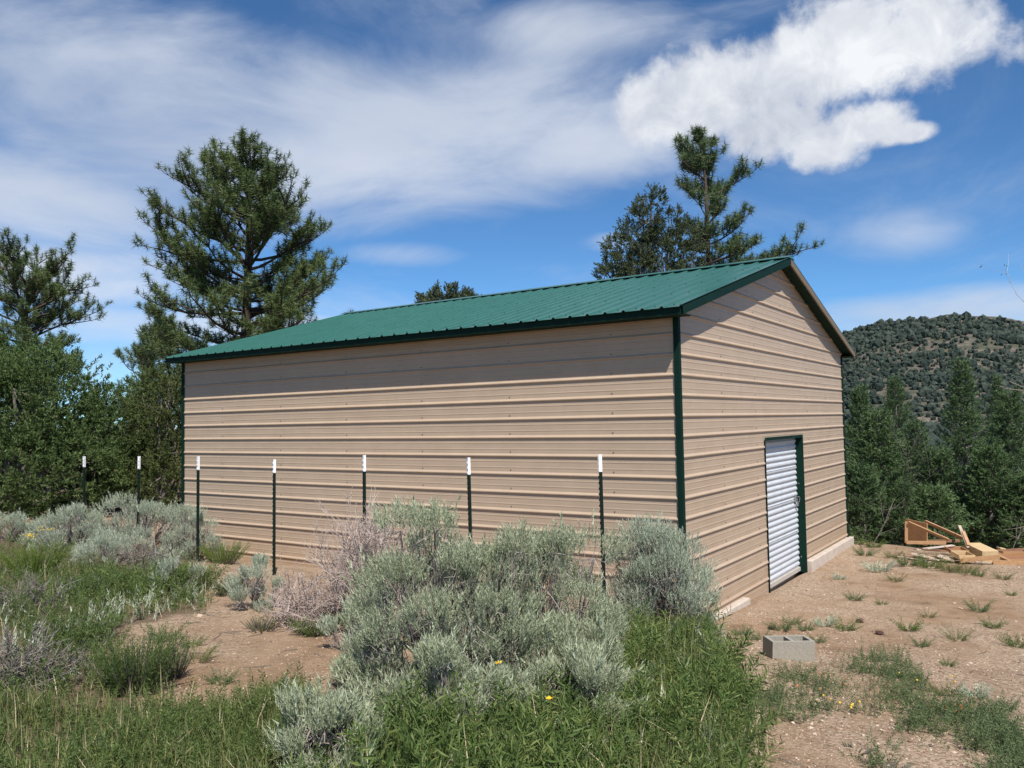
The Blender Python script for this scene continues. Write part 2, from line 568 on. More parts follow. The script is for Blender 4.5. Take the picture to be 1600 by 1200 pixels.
def ripple(x, y, sc):
    s = 0
    for i in range(14):
        k = _fr[i]*sc*(1+i*0.35)
        s = s + np.sin(x*k[0]+y*k[1]+_ph[i, 0])/(1+i*0.35)
    return s


def gz(x, y):
    x = np.asarray(x, float); y = np.asarray(y, float)
    sh = x.shape
    x = x.ravel(); y = y.ravel()
    r2 = (x[:, None]-_ctl[:, 0])**2 + (y[:, None]-_ctl[:, 1])**2
    near = _tps(r2)@_w[:len(_ctl)] + _w[-3] + _w[-2]*x + _w[-1]*y
    d = np.hypot(x+1, y-1)
    far = -0.2 - 0.055*np.clip(y-6, 0, 160)*np.clip((x+16)/16, 0.15, 1) - 0.004*np.clip(-y, 0, 50)*-6*0.2
    far = np.clip(far, -9, 2) + 0.15*ripple(x, y, 0.03)
    t = np.clip((d-13)/10, 0, 1)
    t = t*t*(3-2*t)
    z = near*(1-t) + far*t + 0.009*ripple(x, y, 1.7)*np.clip(d/3, .6, 1)
    return z.reshape(sh)


def gz1(x, y):
    return float(gz(np.array([x]), np.array([y]))[0])


def G(px, py):
    """the point of the ground seen at a pixel"""
    d = ray(px, py)
    t = np.arange(2.0, 60, 0.02)
    P = CP + t[:, None]*d
    h = P[:, 2] - gz(P[:, 0], P[:, 1])
    i = np.argmax(h < 0)
    return P[i] if h[i] < 0 else P[-1]


def depth(P):
    return float((np.asarray(P)-CP)@fw)


def atd(px, D):
    """ground position under a pixel column at a given depth"""
    P = CP + ray(px, 660)*D
    return np.array([P[0], P[1], gz1(P[0], P[1])])


# ground sheet
def axis_grid():
    a = np.concatenate([-np.geomspace(4000, 16, 26), np.arange(-15, 15.001, 0.19), np.geomspace(16, 4000, 26)])
    return a


gx_ = axis_grid()
gy_ = axis_grid() - 0.5
XX, YY = np.meshgrid(gx_, gy_, indexing='ij')
ZZ = gz(XX, YY)
# keep the soil under the slab
ins = (XX > -9.1) & (XX < -0.08) & (YY > 0.1) & (YY < 7.85)
ZZ = np.where(ins, np.minimum(ZZ, -0.3), ZZ)
nx, ny = XX.shape
mb = MB()
i, j = np.meshgrid(np.arange(nx-1), np.arange(ny-1), indexing='ij')
F = np.stack([i*ny+j, (i+1)*ny+j, (i+1)*ny+j+1, i*ny+j+1], -1).reshape(-1, 4)
mb.add(np.stack([XX, YY, ZZ], -1).reshape(-1, 3), F)
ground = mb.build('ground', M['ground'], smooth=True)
tag(ground, kind='structure')


def poly_world(px):
    return np.array([G(x, y)[:2] for x, y in px])


def inside(P, poly):
    x, y = P[..., 0], P[..., 1]
    c = np.zeros(x.shape, bool)
    n = len(poly)
    for a in range(n):
        x1, y1 = poly[a]
        x2, y2 = poly[(a+1) % n]
        cond = ((y1 > y) != (y2 > y)) & (x < (x2-x1)*(y-y1)/(y2-y1+1e-12)+x1)
        c ^= cond
    return c


def sample_poly(poly, n):
    lo, hi = poly.min(0), poly.max(0)
    out = []
    k = 0
    while k < n:
        q = rng.uniform(lo, hi, (n*3, 2))
        q = q[inside(q, poly)]
        out.append(q)
        k += len(q)
        if len(q) == 0:
            break
    return np.concatenate(out)[:n]


# vegetated patches (soil covered in litter there)
PL_LEFT = poly_world([(-150, 905), (60, 880), (200, 905), (330, 930), (330, 960), (200, 975), (180, 1040), (210, 1085), (330, 1115),
                      (480, 1105), (520, 1199), (500, 1330), (-250, 1330)])
PL_HERO = poly_world([(560, 1200), (720, 1165), (890, 1160), (960, 1090), (985, 1010), (1090, 990), (1150, 1080), (1160, 1330), (520, 1330)])
PL_FAR = poly_world([(-400, 830), (60, 815), (300, 850), (330, 880), (120, 900), (-400, 930)])
PL_RIGHT = [poly_world([(1165, 1085), (1240, 1045), (1340, 1020), (1440, 1045), (1450, 1110), (1330, 1130), (1190, 1130)]),
            poly_world([(1440, 1105), (1560, 1120), (1640, 1190), (1640, 1290), (1500, 1260), (1350, 1215), (1370, 1175)])]
verts = np.stack([XX, YY], -1)
lit_a = np.zeros(XX.shape)
for pl in (PL_LEFT, PL_HERO, PL_FAR):
    lit_a[inside(verts, pl)] = 0.85
for _ in range(4):
    s = lit_a.copy()
    s[1:-1, 1:-1] = (lit_a[1:-1, 1:-1]*2 + lit_a[:-2, 1:-1] + lit_a[2:, 1:-1] + lit_a[1:-1, :-2] + lit_a[1:-1, 2:])/6
    lit_a = s
dcen = np.hypot(XX+1, YY-1)
lit_a = np.maximum(lit_a, np.clip((dcen-13)/6, 0, 1)*0.8)
att = ground.data.attributes.new('litter', 'FLOAT', 'POINT')
att.data.foreach_set('value', lit_a.ravel().astype(np.float32))

# ------------------------------------------------------------------ far hill
HD = 430.0


def ridge_pt(px, py, D):
    return CP + ray(px, py)*D


_rp = np.array([ridge_pt(px, py, HD) for px, py in
                ((400, 690), (800, 668), (1050, 630), (1200, 585), (1290, 545), (1340, 518), (1400, 503), (1440, 497), (1500, 491), (1560, 494),
                 (1620, 500), (1750, 520), (1950, 560), (2300, 600))])


def hill_z(x, y):
    # azimuth about the camera decides the ridge height there, a smooth rise from the near foot to the ridge
    azm = np.arctan2(x-CP[0], y-CP[1])
    D = np.hypot(x-CP[0], y-CP[1])
    ra = np.arctan2(_rp[:, 0]-CP[0], _rp[:, 1]-CP[1])
    rd = np.hypot(_rp[:, 0]-CP[0], _rp[:, 1]-CP[1])
    H = np.interp(azm, ra, _rp[:, 2])
    R = np.interp(azm, ra, rd)
    t = (D-110)/(R-110)
    rise = np.where(t < 1, np.clip(t, 0, 1)**1.15, 1-np.clip((t-1)*1.2, 0, 1)**1.3)
    gully = ripple(x, y, 0.012)*3.2*np.clip(t, 0, 1)*np.clip(1.15-t, 0.12, 1) + ripple(y, x, 0.045)*0.7*np.clip(t, 0, 1)
    return -11 + (H+11)*rise + gully


na, nd_ = 150, 90
aa = np.linspace(-1.15, 0.75, na)
dd = np.linspace(90, 950, nd_)
AA, DD = np.meshgrid(aa, dd, indexing='ij')
HX = CP[0] + np.sin(AA)*DD
HY = CP[1] + np.cos(AA)*DD
HZ = hill_z(HX, HY)
mb = MB()
i, j = np.meshgrid(np.arange(na-1), np.arange(nd_-1), indexing='ij')
F = np.stack([i*nd_+j, (i+1)*nd_+j, (i+1)*nd_+j+1, i*nd_+j+1], -1).reshape(-1, 4)
mb.add(np.stack([HX, HY, HZ], -1).reshape(-1, 3), F)
hill = tag(mb.build('hill', M['hill'], smooth=True), kind='structure')

# scrub on the hill: lumpy little crowns of leaf-sized faces
import bmesh
bm = bmesh.new()
bmesh.ops.create_icosphere(bm, subdivisions=2, radius=1.0)
ico_v = np.array([v.co[:] for v in bm.verts]); ico_f = np.array([[v.index for v in f.verts] for f in bm.faces])
bm.free()
bm = bmesh.new()
bmesh.ops.create_icosphere(bm, subdivisions=1, radius=1.0)
ic1_v = np.array([v.co[:] for v in bm.verts]); ic1_f = np.array([[v.index for v in f.verts] for f in bm.faces])
bm.free()
_hv, _hf = [], []
for q_ in range(2):
    _hv.append(ic1_v*(1+rng.normal(0, .22, (12, 1)))*np.array([.62, .62, .72]) + rng.normal(0, .34, 3)*np.array([1, 1, .6]))
    _hf.append(ic1_f+12*q_)
tv = np.concatenate(_hv); hf_ = np.concatenate(_hf)
mb = MB()
n = 9800
a_s = np.where(rng.random(n) < 0.74, rng.uniform(-0.26, 0.05, n), rng.uniform(-0.75, 0.55, n))
d_s = 62 + 400*rng.random(n)**0.8
sx = CP[0]+np.sin(a_s)*d_s; sy = CP[1]+np.cos(a_s)*d_s
keep = (ripple(sx, sy, 0.05) + rng.normal(0, 1.4, n)) > -2.0
sx, sy = sx[keep], sy[keep]
n = len(sx)
sz = np.maximum(hill_z(sx, sy), gz(sx, sy))
r_s = rng.uniform(0.7, 1.45, n)*(0.75+rng.random(n)**3*0.8)*(1+.5*(sy > 340))
dirv = np.tile([0, 0, 1.0], (n, 1)) + rng.normal(0, .15, (n, 3))
scatter(mb, tv*np.array([1, 1, 1.15]), hf_, np.stack([sx, sy, sz+r_s*0.35], -1), dirv, r_s)
tag(mb.build('hillside_scrub', M['hillshrub']), kind='stuff')

# ------------------------------------------------------------------ the metal building
L, BW = 9.175, 7.93
EZ, RZ, EY, GX, GXL = 3.489, 4.67, 0.2946, 0.1953, 0.08
SLOPE = (RZ-EZ)/(BW/2+EY)
S = 0.2286
Z0 = 0.03
garage = empty('metal_building', (0, 0, 0))
tag(garage, 'tan ribbed metal building with a green metal roof and a white roll-up door', 'building')


def wall_top(y):
    return EZ - 0.035 + SLOPE*(np.minimum(y, BW-y)+EY)


# profile rows over one rib pitch, k-th rib at Z0 + k*S: (dz, out)
RIB = [(-0.022, 0.0), (-0.012, 0.0180), (-0.002, 0.0195), (0.023, 0.0)]
MINOR = [(0.067, 0.0), (0.0715, 0.0020), (0.081, 0.0020), (0.0855, 0.0),
         (0.143, 0.0), (0.1475, 0.0020), (0.157, 0.0020), (0.1615, 0.0)]


def profile(zlo, zhi):
    rows = []
    for k in range(-3, 30):
        z = Z0+k*S
        for dz, o in RIB + MINOR:
            rows.append((z+dz, o))
    rows = np.array(rows)
    zs = np.concatenate([[zlo], rows[(rows[:, 0] > zlo) & (rows[:, 0] < zhi)][:, 0], [zhi]])
    return zs, np.interp(zs, rows[:, 0], rows[:, 1])


def siding_sheet(zlo, zhi, ext, place, name='siding_panel', nseg=1, lap=0.0):
    """ext(z)->list of (s0,s1); place(s,z,out)->xyz"""
    zs, out = profile(zlo, zhi)
    mb = MB()
    for (z1, o1, z2, o2) in zip(zs[:-1], out[:-1], zs[1:], out[1:]):
        zm = (z1+z2)/2
        e1, e2 = ext(z1 if z1 > zm-1 else z1, zm), ext(z2, zm)
        for (a0, a1), (b0, b1) in zip(e1, e2):
            ts = np.linspace(0, 1, nseg+1)
            for t0, t1 in zip(ts[:-1], ts[1:]):
                mb.add([place(a0+(a1-a0)*t0, z1, o1+lap), place(a0+(a1-a0)*t1, z1, o1+lap),
                        place(b0+(b1-b0)*t1, z2, o2+lap), place(b0+(b1-b0)*t0, z2, o2+lap)], [(0, 1, 2, 3)])
    return mb.build(name, M['tan'], garage)


PAN = 4*S
zb = [-0.22] + [Z0 + 0.06 + PAN*k for k in range(1, 6)]
DY0, DY1, DZT = 2.99, 4.90, 1.95

# long wall facing the fence posts, and the rear wall
ztop_long = float(wall_top(0.0))-0.005
for wall in (0, 1):
    for k in range(4):
        zl = zb[k]; zh = zb[k+1]
        if k == 3: zh = ztop_long
        if wall == 0:
            siding_sheet(zl, zh, lambda z, zm: [(-L, 0.0)], lambda s, z, o: (s, -o, z), lap=0.0012*(k % 2))
        else:
            siding_sheet(zl, zh, lambda z, zm: [(0.0, -L)], lambda s, z, o: (s, BW+o, z), lap=0.0012*(k % 2))


def gable_ext(z, zm):
    # wall spans where its top is above z
    h = z - float(wall_top(0.0))
    y0 = max(0.0, h/SLOPE)
    y0 = min(y0, BW/2-0.001)
    y1 = BW-y0
    return y0, y1


def gable_door(z, zm):
    y0, y1 = gable_ext(z, zm)
    if zm < DZT:
        return [(y0, DY0), (DY1, y1)]
    return [(y0, y1)]


def gable_plain(z, zm):
    return [gable_ext(z, zm)]


gtop = float(wall_top(BW/2))-0.004
gz_b = [-0.30] + [Z0 + 0.06 + PAN*k for k in range(1, 5)] + [gtop]
for k in range(5):
    zl, zh = gz_b[k], gz_b[k+1]
    if zl < DZT < zh:
        # the sheet above and beside the door is one sheet: build its rows with the door head as a break
        z1s, o1s = profile(zl, DZT)
        z2s, o2s = profile(DZT, zh)
        mbg = MB()
        for zs, out in ((z1s, o1s), (z2s, o2s)):
            for (za, oa, zc, oc) in zip(zs[:-1], out[:-1], zs[1:], out[1:]):
                zm = (za+zc)/2
                for (a0, a1), (b0, b1) in zip(gable_door(za, zm), gable_door(zc, zm)):
                    mbg.add([(oa, a0, za), (oa, a1, za), (oc, b1, zc), (oc, b0, zc)], [(0, 1, 2, 3)])
        mbg.build('siding_panel', M['tan'], garage)
    elif zh < DZT:
        siding_sheet(zl, zh, lambda z, zm: [(0.0, DY0)], lambda s, z, o: (o, s, z), lap=0.0012*(k % 2))
        siding_sheet(zl, zh, lambda z, zm: [(DY1, BW)], lambda s, z, o: (o, s, z), lap=0.0012*(k % 2))
    else:
        siding_sheet(zl, zh, gable_plain, lambda s, z, o: (o, s, z), lap=0.0012*(k % 2))
    siding_sheet(zl, zh, gable_plain, lambda s, z, o: (-L-o, s, z), lap=0.0012*(k % 2))

# roof sheets: 3 ft wide, ribs up the slope
cs = 1/math.sqrt(1+SLOPE**2)
RW = 4*S


def roof_panel(x_hi, width, side):
    mb = MB()
    xs, os_ = [], []
    k = 0
    npch = int(math.ceil(width/S-1e-6))
    for q in range(npch):
        x = x_hi - q*S
        for dx, o in [(0.0, .019), (-.010, .019), (-.026, 0), (-.098, 0), (-.102, .0012), (-.111, .0012), (-.115, 0), (-.205, 0), (-.2186, .019)]:
            xx = x+dx
            if xx >= x_hi-width-1e-6:
                xs.append(xx); os_.append(o)
    xs.append(x_hi-width); os_.append(.019 if abs(width-RW) < 1e-3 else 0.0)
    th = 0.0012
    rows = []
    for yy in (-EY-0.035, BW/2):
        zc = EZ + SLOPE*(yy+EY)
        for off in (0.0, -0.004):
            rows.append([(x, yy - SLOPE*cs*(o+off), zc + cs*(o+off)) for x, o in zip(xs, os_)])
    R_ = np.array(rows)
    if side:
        R_[..., 1] = BW - R_[..., 1]
    n_ = len(xs)
    V = R_.reshape(-1, 3)
    F = []
    for q in range(n_-1):
        F.append((q, q+1, 2*n_+q+1, 2*n_+q))
        F.append((n_+q, 3*n_+q, 3*n_+q+1, n_+q+1))
        F.append((q, n_+q, n_+q+1, q+1))
    F.append((0, 2*n_, 3*n_, n_)); F.append((n_-1, 2*n_-1, 4*n_-1, 3*n_-1))
    mb.add(V, F)
    return mb.build('roof_panel', M['green_roof'], garage)


for side in (0, 1):
    x = GX
    while x > -L-GXL+0.01:
        w = min(RW, x+L+GXL)
        roof_panel(x - 0.0006, w, side)
        x -= w

# ridge cap
mb = MB()
capw = 0.16
for (xa, xb) in ((-L-GXL-0.01, -L/2-0.02), (-L/2-0.02, GX+0.012)):
    zo = 0.0 if xa < -L/2-0.1 else 0.002
    pr = [(BW/2-capw, RZ+0.008-SLOPE*capw+.021+zo), (BW/2-capw, RZ-SLOPE*capw+.037+zo), (BW/2-0.03, RZ+0.031+zo), (BW/2, RZ+.041+zo),
          (BW/2+0.03, RZ+0.031+zo), (BW/2+capw, RZ-SLOPE*capw+.037+zo), (BW/2+capw, RZ+0.008-SLOPE*capw+.021+zo)]
    V = [(xa, y, z) for y, z in pr] + [(xb, y, z) for y, z in pr]
    mb.add(V, [(q, q+1, q+8, q+7) for q in range(6)])
    mb.add(V[7:], [(0, 1, 2), (0, 2, 3), (0, 3, 4), (0, 4, 6), (4, 5, 6)])
mb.build('ridge_cap', M['green_roof'], garage)

# eave trim and soffits, rake trims
for s_ in (0, 1):
    def yy(v): return v if s_ == 0 else BW-v
    mb = MB()
    a, b = sorted((yy(-EY), yy(-EY+0.022)))
    mb.box(-L-GXL, GX-0.001, a, b, EZ-0.088, EZ-0.006)
    a, b = sorted((yy(-EY+0.022), yy(-0.004)))
    mb.box(-L-GXL, GX-0.03, a, b, EZ-0.084, EZ-0.074)
    mb.build('eave_trim', M['green_trim'], garage)
    for end in (0, 1):
        xa, xb = (0.0, GX) if end == 0 else (-L-GXL, -L)
        mb = MB()
        ya, yb_ = yy(-EY), yy(BW/2)
        za, zb_ = EZ-0.006, RZ-0.006
        hgt_ = 0.088
        xo = (xb-0.018, xb+0.004) if end == 0 else (xa-0.004, xa+0.018)
        # outer face board
        V = [(x, y, z) for x in xo for (y, z) in ((ya, za-hgt_), (ya, za), (yb_, zb_), (yb_, zb_-hgt_-0.01))]
        mb.add(V, [(0, 1, 2, 3), (7, 6, 5, 4), (0, 4, 5, 1), (1, 5, 6, 2), (2, 6, 7, 3), (3, 7, 4, 0)])
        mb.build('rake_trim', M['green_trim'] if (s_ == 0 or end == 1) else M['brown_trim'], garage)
        mb = MB()
        xs2 = (0.022, xb-0.018) if end == 0 else (xa+0.018, -L-0.022)
        ya2 = yy(-EY+0.02)
        V = [(x, y, z) for x in xs2 for (y, z) in ((ya2, za-0.085), (ya2, za-0.07), (yb_, zb_-0.07), (yb_, zb_-0.085))]
        mb.add(V, [(0, 1, 2, 3), (7, 6, 5, 4), (0, 4, 5, 1), (1, 5, 6, 2), (2, 6, 7, 3), (3, 7, 4, 0)])
        mb.build('soffit', M['green_trim'], garage)

# corner trims (L shaped)
for (cx, sx_) in ((0.0, 1), (-L, -1)):
    for (cy, sy_) in ((0.0, -1), (BW, 1)):
        mb = MB()
        o = 0.023
        x0, x1 = sorted((cx+sx_*o, cx-sx_*0.040))
        y0, y1 = sorted((cy+sy_*(o-0.020), cy+sy_*o))
        mb.box(x0, x1, y0, y1, -0.22, EZ-0.075)
        x0, x1 = sorted((cx+sx_*(o-0.020), cx+sx_*o))
        y0, y1 = sorted((cy+sy_*(o-0.0201), cy-sy_*0.040))
        mb.box(x0, x1, y0, y1, -0.22, EZ-0.075)
        mb.build('corner_trim', M['green_trim'], garage)

# concrete: slab edge lips beside the door, slab under the building
mb = MB(); mb.box(-L+0.02, -0.17, 0.02, BW-0.02, -0.5, -0.02)
mb.build('floor_slab', M['concrete'], garage)
mb = MB(); mb.box(-0.015, 0.09, -0.05, 1.93, -0.5, -0.03)
tag(mb.build('footing', M['concrete'], garage, bevel=0.012), 'low concrete footing left of the door')
mb = MB(); mb.box(-0.015, 0.095, 4.975, 8.03, -0.5, -0.02)
tag(mb.build('footing', M['concrete'], garage, bevel=0.012), 'low concrete footing right of the door')

# door opening trims, curtain
REC = 0.10
mb = MB()
mb.box(-REC, 0.024, DY1, DY1+0.004, -0.20, DZT)                 # far return (faces the camera)
mb.box(0.0205, 0.0245, DY1+0.0041, DY1+0.045, -0.20, DZT+0.04)
mb.build('door_jamb', M['green_trim'], garage)
mb = MB()
mb.box(-REC, 0.024, DY0-0.004, DY0, -0.25, DZT)
mb.box(0.0205, 0.0245, DY0-0.022, DY0-0.0041, -0.25, DZT+0.04)
mb.build('door_jamb', M['green_trim'], garage)
mb = MB()
mb.box(-REC, 0.024, DY0+.0002, DY1-.0002, DZT-0.006, DZT-0.002)
mb.box(0.0205, 0.0245, DY0-0.0039, DY1+0.0039, DZT-0.002, DZT+0.04)
mb.build('door_header', M['green_trim'], garage)
door = empty('roll_up_door', (-REC+0.01, 0, 0)); door.parent = garage
# corrugated curtain in three sheets with seams
cor = 0.085


def curtain(z0, z1, off):
    n_ = int((z1-z0)/cor*10)
    zs = np.linspace(z0, z1, n_)
    ph = (zs/cor) % 1.0
    prof = 0.0085*np.clip(np.sin(2*PI*ph)*1.6+0.2, -1, 1)
    mb = MB()
    V = []
    for y in (DY0-0.05, DY1+0.03):
        for z, q in zip(zs, prof):
            V.append((q+off, y, z))
    mb.add(V, [(q, n_+q, n_+q+1, q+1) for q in range(n_-1)])
    return mb.build('curtain_sheet', M['white_metal'], door, smooth=True)


for a, b, off in ((-0.11, 0.46, 0.0), (0.465, 0.97, 0.003), (0.975, 1.48, 0.0), (1.485, 2.05, 0.003)):
    curtain(a, b, off)
mb = MB(); mb.box(-0.012, 0.022, DY0-0.04, DY1-0.01, -0.175, -0.112)
mb.build('bottom_bar', M['bar'], door, bevel=0.004)
mb = MB()
mb.box(0.016, 0.036, 4.70, 4.80, 0.93, 1.02)
mb.tube([(0.045, 4.76, 1.00), (0.06, 4.80, 1.01), (0.06, 4.84, 0.98), (0.05, 4.84, 0.92)], 0.008, 6)
mb.box(0.034, 0.055, 4.755, 4.80, 0.86, 0.93)
mb.build('door_latch', M['steel'], door, bevel=0.003)
for z in (0.04, 1.2):
    mb = MB()
    mb.box(-0.06, -0.045, DY1-0.010, DY1-0.0005, z, z+0.016)
    mb.build('jamb_bolt', M['steel'], garage)

# screws on the sidings: small heads beneath the ribs at every frame
mb = MB()


def screw(x, y, z, nx_, ny_):
    r = 0.0055
    if nx_:
        mb.box(x, x+nx_*0.006, y-r, y+r, z-r, z+r)
    else:
        mb.box(x-r, x+r, y+ny_*0.0, y+ny_*0.006, z-r, z+r)


for k in range(0, 16):
    z = Z0+k*S+0.045
    if z < ztop_long-0.03:
        for x in np.arange(-L+1.1, -0.3, 1.45):
            screw(x, -0.0015, z, 0, -1)
    for y in (1.35, 2.66, 5.35, 6.6):
        if z < wall_top(y)-0.1:
            screw(0.0015, y, z, 1, 0)
for k in range(16, 20):
    for y in (2.66, 3.97, 5.35):
        z = Z0+k*S+0.045
        if z < wall_top(y)-0.15:
            screw(0.0015, y, z, 1, 0)
tag(mb.build('screw', M['screw'], garage), kind='stuff')
# roof screws
mb = MB()
for side in (0, 1):
    for yy_ in np.arange(-0.15, BW/2-0.2, 1.02):
        zc = EZ+SLOPE*(yy_+EY)
        y_ = yy_ if side == 0 else BW-yy_
        for x in np.arange(GX-0.16, -L, -S):
            mb.box(x-0.007, x+0.007, y_-0.007, y_+0.007, zc+0.002, zc+0.009)
tag(mb.build('roof_screw', M['green_roof'], garage), kind='stuff')

# ------------------------------------------------------------------ fence posts (steel T posts with white tops)
posts = [(132, 713, 136), (214, 713, 216), (307.5, 713, 312), (425.5, 718, 427), (566.5, 711, 568), (733, 715, 737), (937.5, 710, 944.5)]
PY = -1.6


def post_build(tip):
    root = empty('fence_post')
    H_ = 1.75
    mb = MB()
    mb.box(-0.019, 0.019, -0.003, 0.003, 0, H_-tip)
    mb.box(-0.0035, 0.0035, 0.003, 0.030, 0, H_-tip)
    for z in np.arange(0.12, H_-tip-0.03, 0.054):
        mb.box(-0.007, 0.007, -0.010, -0.003, z, z+0.020)
    mb.build('post_shaft', M['post_green'], root)
    mb = MB()
    mb.box(-0.0195, 0.0195, -0.0035, 0.0035, H_-tip, H_)
    mb.box(-0.004, 0.004, 0.0035, 0.0305, H_-tip, H_)
    for z in np.arange(H_-tip+0.01, H_-0.02, 0.054):
        mb.box(-0.0075, 0.0075, -0.0105, -0.0035, z, z+0.020)
    mb.build('post_tip', M['post_white'], root)
    return root


plabels = ['leftmost white tipped steel fence post, in front of the big green juniper',
           'dark green steel fence post rising behind the large silver sagebrush, left of the building corner',
           'white tipped steel post overlapping the left end of the tan wall',
           'fourth steel fence post from the left, standing behind the small round sagebrush',
           'dark steel fence post rising behind the dead grey sagebrush in the middle of the wall',
           'dark steel fence post rising behind the top of the largest front sagebrush',
           'tallest looking dark steel fence post nearest the green corner trim, leaning slightly']
for (x, y, xb), lab, tip in zip(posts, plabels, (.17, .19, .19, .17, .19, .18, .165)):
    d = ray(x, y)
    t = (PY-CP[1])/d[1]
    P = CP+d*t
    r_ = post_build(tip)
    # lean so that the foot is where the photo shows it
    d2 = ray(xb, y+150)
    r_.location = (P[0], P[1], P[2]-1.75)
    r_.rotation_euler = (rng.normal(0, 0.008), rng.normal(0.0, 0.006), rng.normal(0, 0.25)-0.2)
    tag(r_, lab, 'fence post', 'steel fence posts standing in a row along the long wall')

# ------------------------------------------------------------------ plant templates
UP = np.array([0, 0, 1.0])


def sprig_template(n=17, length=1.0, leaf=0.27, w=0.050, spread=0.50):
    """sage shoot: narrow leaves hugging a stem along z"""
    z = np.linspace(0.0, 1.0, n)*length*0.9
    th = rng.uniform(0, 2*PI, n)
    dirs = np.stack([np.cos(th)*spread, np.sin(th)*spread, np.full(n, 1.0)], -1)
    org = np.stack([0*z, 0*z, z], -1) + rng.normal(0, .012, (n, 3))
    return leaves_template(org, dirs, rng.uniform(.75, 1.2, n)*leaf, rng.uniform(.8, 1.2, n)*w)


SPRIG = [sprig_template() for _ in range(3)]


def sagebrush(name, rx, ry, h, nclump, per, mat, seed, label, sprig=0.088, group=None, wood=True, flat=0.0, low=-0.12):
    """woody stems rising from one foot, each ending in a tuft of upright shoots"""
    global rng
    keep_rng = rng
    rng = np.random.default_rng(seed)
    root = empty(name)
    lf, wd = MB(), MB()
    # clump centres over a dome
    u = (np.arange(nclump)+0.5)/nclump
    el_ = np.arcsin(np.clip(low + (1-low)*u**0.8, 0, 1))
    az_ = np.arange(nclump)*2.39996 + rng.normal(0, .25, nclump)
    rr = rng.uniform(0.74, 1.08, nclump)
    rr *= 1 + 0.18*np.sin(az_*3+seed)
    C_ = np.stack([np.cos(az_)*np.cos(el_)*rx*rr, np.sin(az_)*np.cos(el_)*ry*rr, (np.clip(np.sin(el_), .02, 1)*0.86*rng.uniform(0.72, 1.08, nclump))*h], -1)
    for c in C_:
        cr = rng.uniform(0.13, 0.25)*(rx+h)*0.5
        out = unit(np.array([c[0], c[1], c[2]*0.5+0.1]))
        k = int(per*1.75*rng.uniform(.6, 1.4))
        o = rand_sphere(k)*rng.uniform(.62, 1.05, (k, 1))*cr*np.array([1, 1, .8])*rng.uniform(.8, 1.15, (1, 3))
        # shoots on the outer, upper side
        s = (o@unit(out*0.5+UP))
        o = o[s > cr*0.02]
        k = len(o)
        d = UP*0.95 + out*0.35 + unit(o+1e-6)*0.45 + rng.normal(0, .2, (k, 3))
        sz = sprig*rng.uniform(.6, 1.35, k)
        sz[rng.random(k) < .05] *= 1.7
        for q in range(3):
            sel = slice(q, None, 3)
            scatter(lf, *SPRIG[q], (c+o)[sel], d[sel], sz[sel])
        if wood:
            # stem from foot to the clump, with a few twigs through it
            foot = np.array([rng.normal(0, .05), rng.normal(0, .05), -0.05])
            mid = foot*0.5 + c*0.5 + np.array([c[0]*.12, c[1]*.12, -0.10*h]) + rng.normal(0, .03, 3)
            T = np.linspace(0, 1, 7)[:, None]
            pts = (1-T)**2*foot + 2*T*(1-T)*mid + T**2*c
            pts[1:-1] += rng.normal(0, .012, (5, 3))
            wd.tube(pts, np.linspace(.022, .005, 7)*(0.6+rx), 5)
            for q in range(24):
                b0 = pts[rng.integers(3, 7)]
                e = c + rand_sphere(1)[0]*cr*1.0 - np.array([0, 0, cr*.35])
                wd.tube([b0, (b0+e)/2+rng.normal(0, .02, 3), e], [.0042, .003, .0018], 3, mi=1)
    lf.build('foliage', mat, root)
    if wood:
        wd.build('branches', [M['sage_wood'], M['sage_twig']], root)
    rng = keep_rng
    tag(root, label, 'sagebrush', group)
    return root


def put(root, px, py, rz=0.0, scale=1.0, sink=0.03):
    P = G(px, py)
    root.location = (P[0], P[1], P[2]-sink)
    root.rotation_euler = (0, 0, rz)
    root.scale = (scale,)*3
    return root


def size_at(px, py):
    return depth(G(px, py))/FPX


grp_s = 'silver green sagebrush around the building'
# the big front group
SG = [
    # name px, py(base), width px, height px, clumps, per, seed, label, material
    (668, 1100, 300, 278, 28, 230, 11, 'largest silver green sagebrush at the front centre, its top before the sixth fence post', 'sage'),
    (862, 1085, 240, 250, 21, 230, 12, 'broad silver green sagebrush at front right of the largest one, before the last fence post', 'sage'),
    (700, 1160, 230, 160, 11, 200, 13, 'low sagebrush under the front of the largest bush, with dark gaps beneath', 'sage'),
    (890, 1150, 190, 140, 14, 170, 14, 'low spreading sagebrush skirt beside the leafy green herbs', 'sage'),
    (772, 1105, 210, 262, 24, 160, 25, 'sagebrush in the gap between the two largest ones, lower than both', 'sage'),
    (905, 1120, 170, 165, 13, 180, 29, 'sagebrush spreading at the right foot of the broad one, above the tall green herbs', 'sage'),
    (800, 1165, 150, 110, 8, 160, 26, 'low sagebrush at the front centre just above the green herbs', 'sage'),
    (592, 1105, 120, 120, 8, 170, 28, 'sagebrush at the lower left of the largest one, next to the bare dirt', 'sage'),
    (515, 1215, 170, 145, 15, 170, 15, 'rounded sagebrush at the bottom edge, lowest in front, left of the green herbs', 'sage'),
    (575, 1020, 120, 100, 9, 130, 16, 'small sagebrush tuft at the left foot of the largest bush, beside the bare dirt', 'sage_blue'),
    (1036, 1003, 172, 195, 38, 190, 17, 'dense sagebrush hiding the foot of the green corner trim', 'sage_blue'),
    (395, 950, 82, 84, 8, 110, 18, 'small round blue grey sagebrush on the dirt before the fourth fence post', 'sage_blue'),
    (272, 928, 76, 60, 6, 90, 19, 'little silver sagebrush in front of the large one by the third fence post', 'sage_blue'),
]
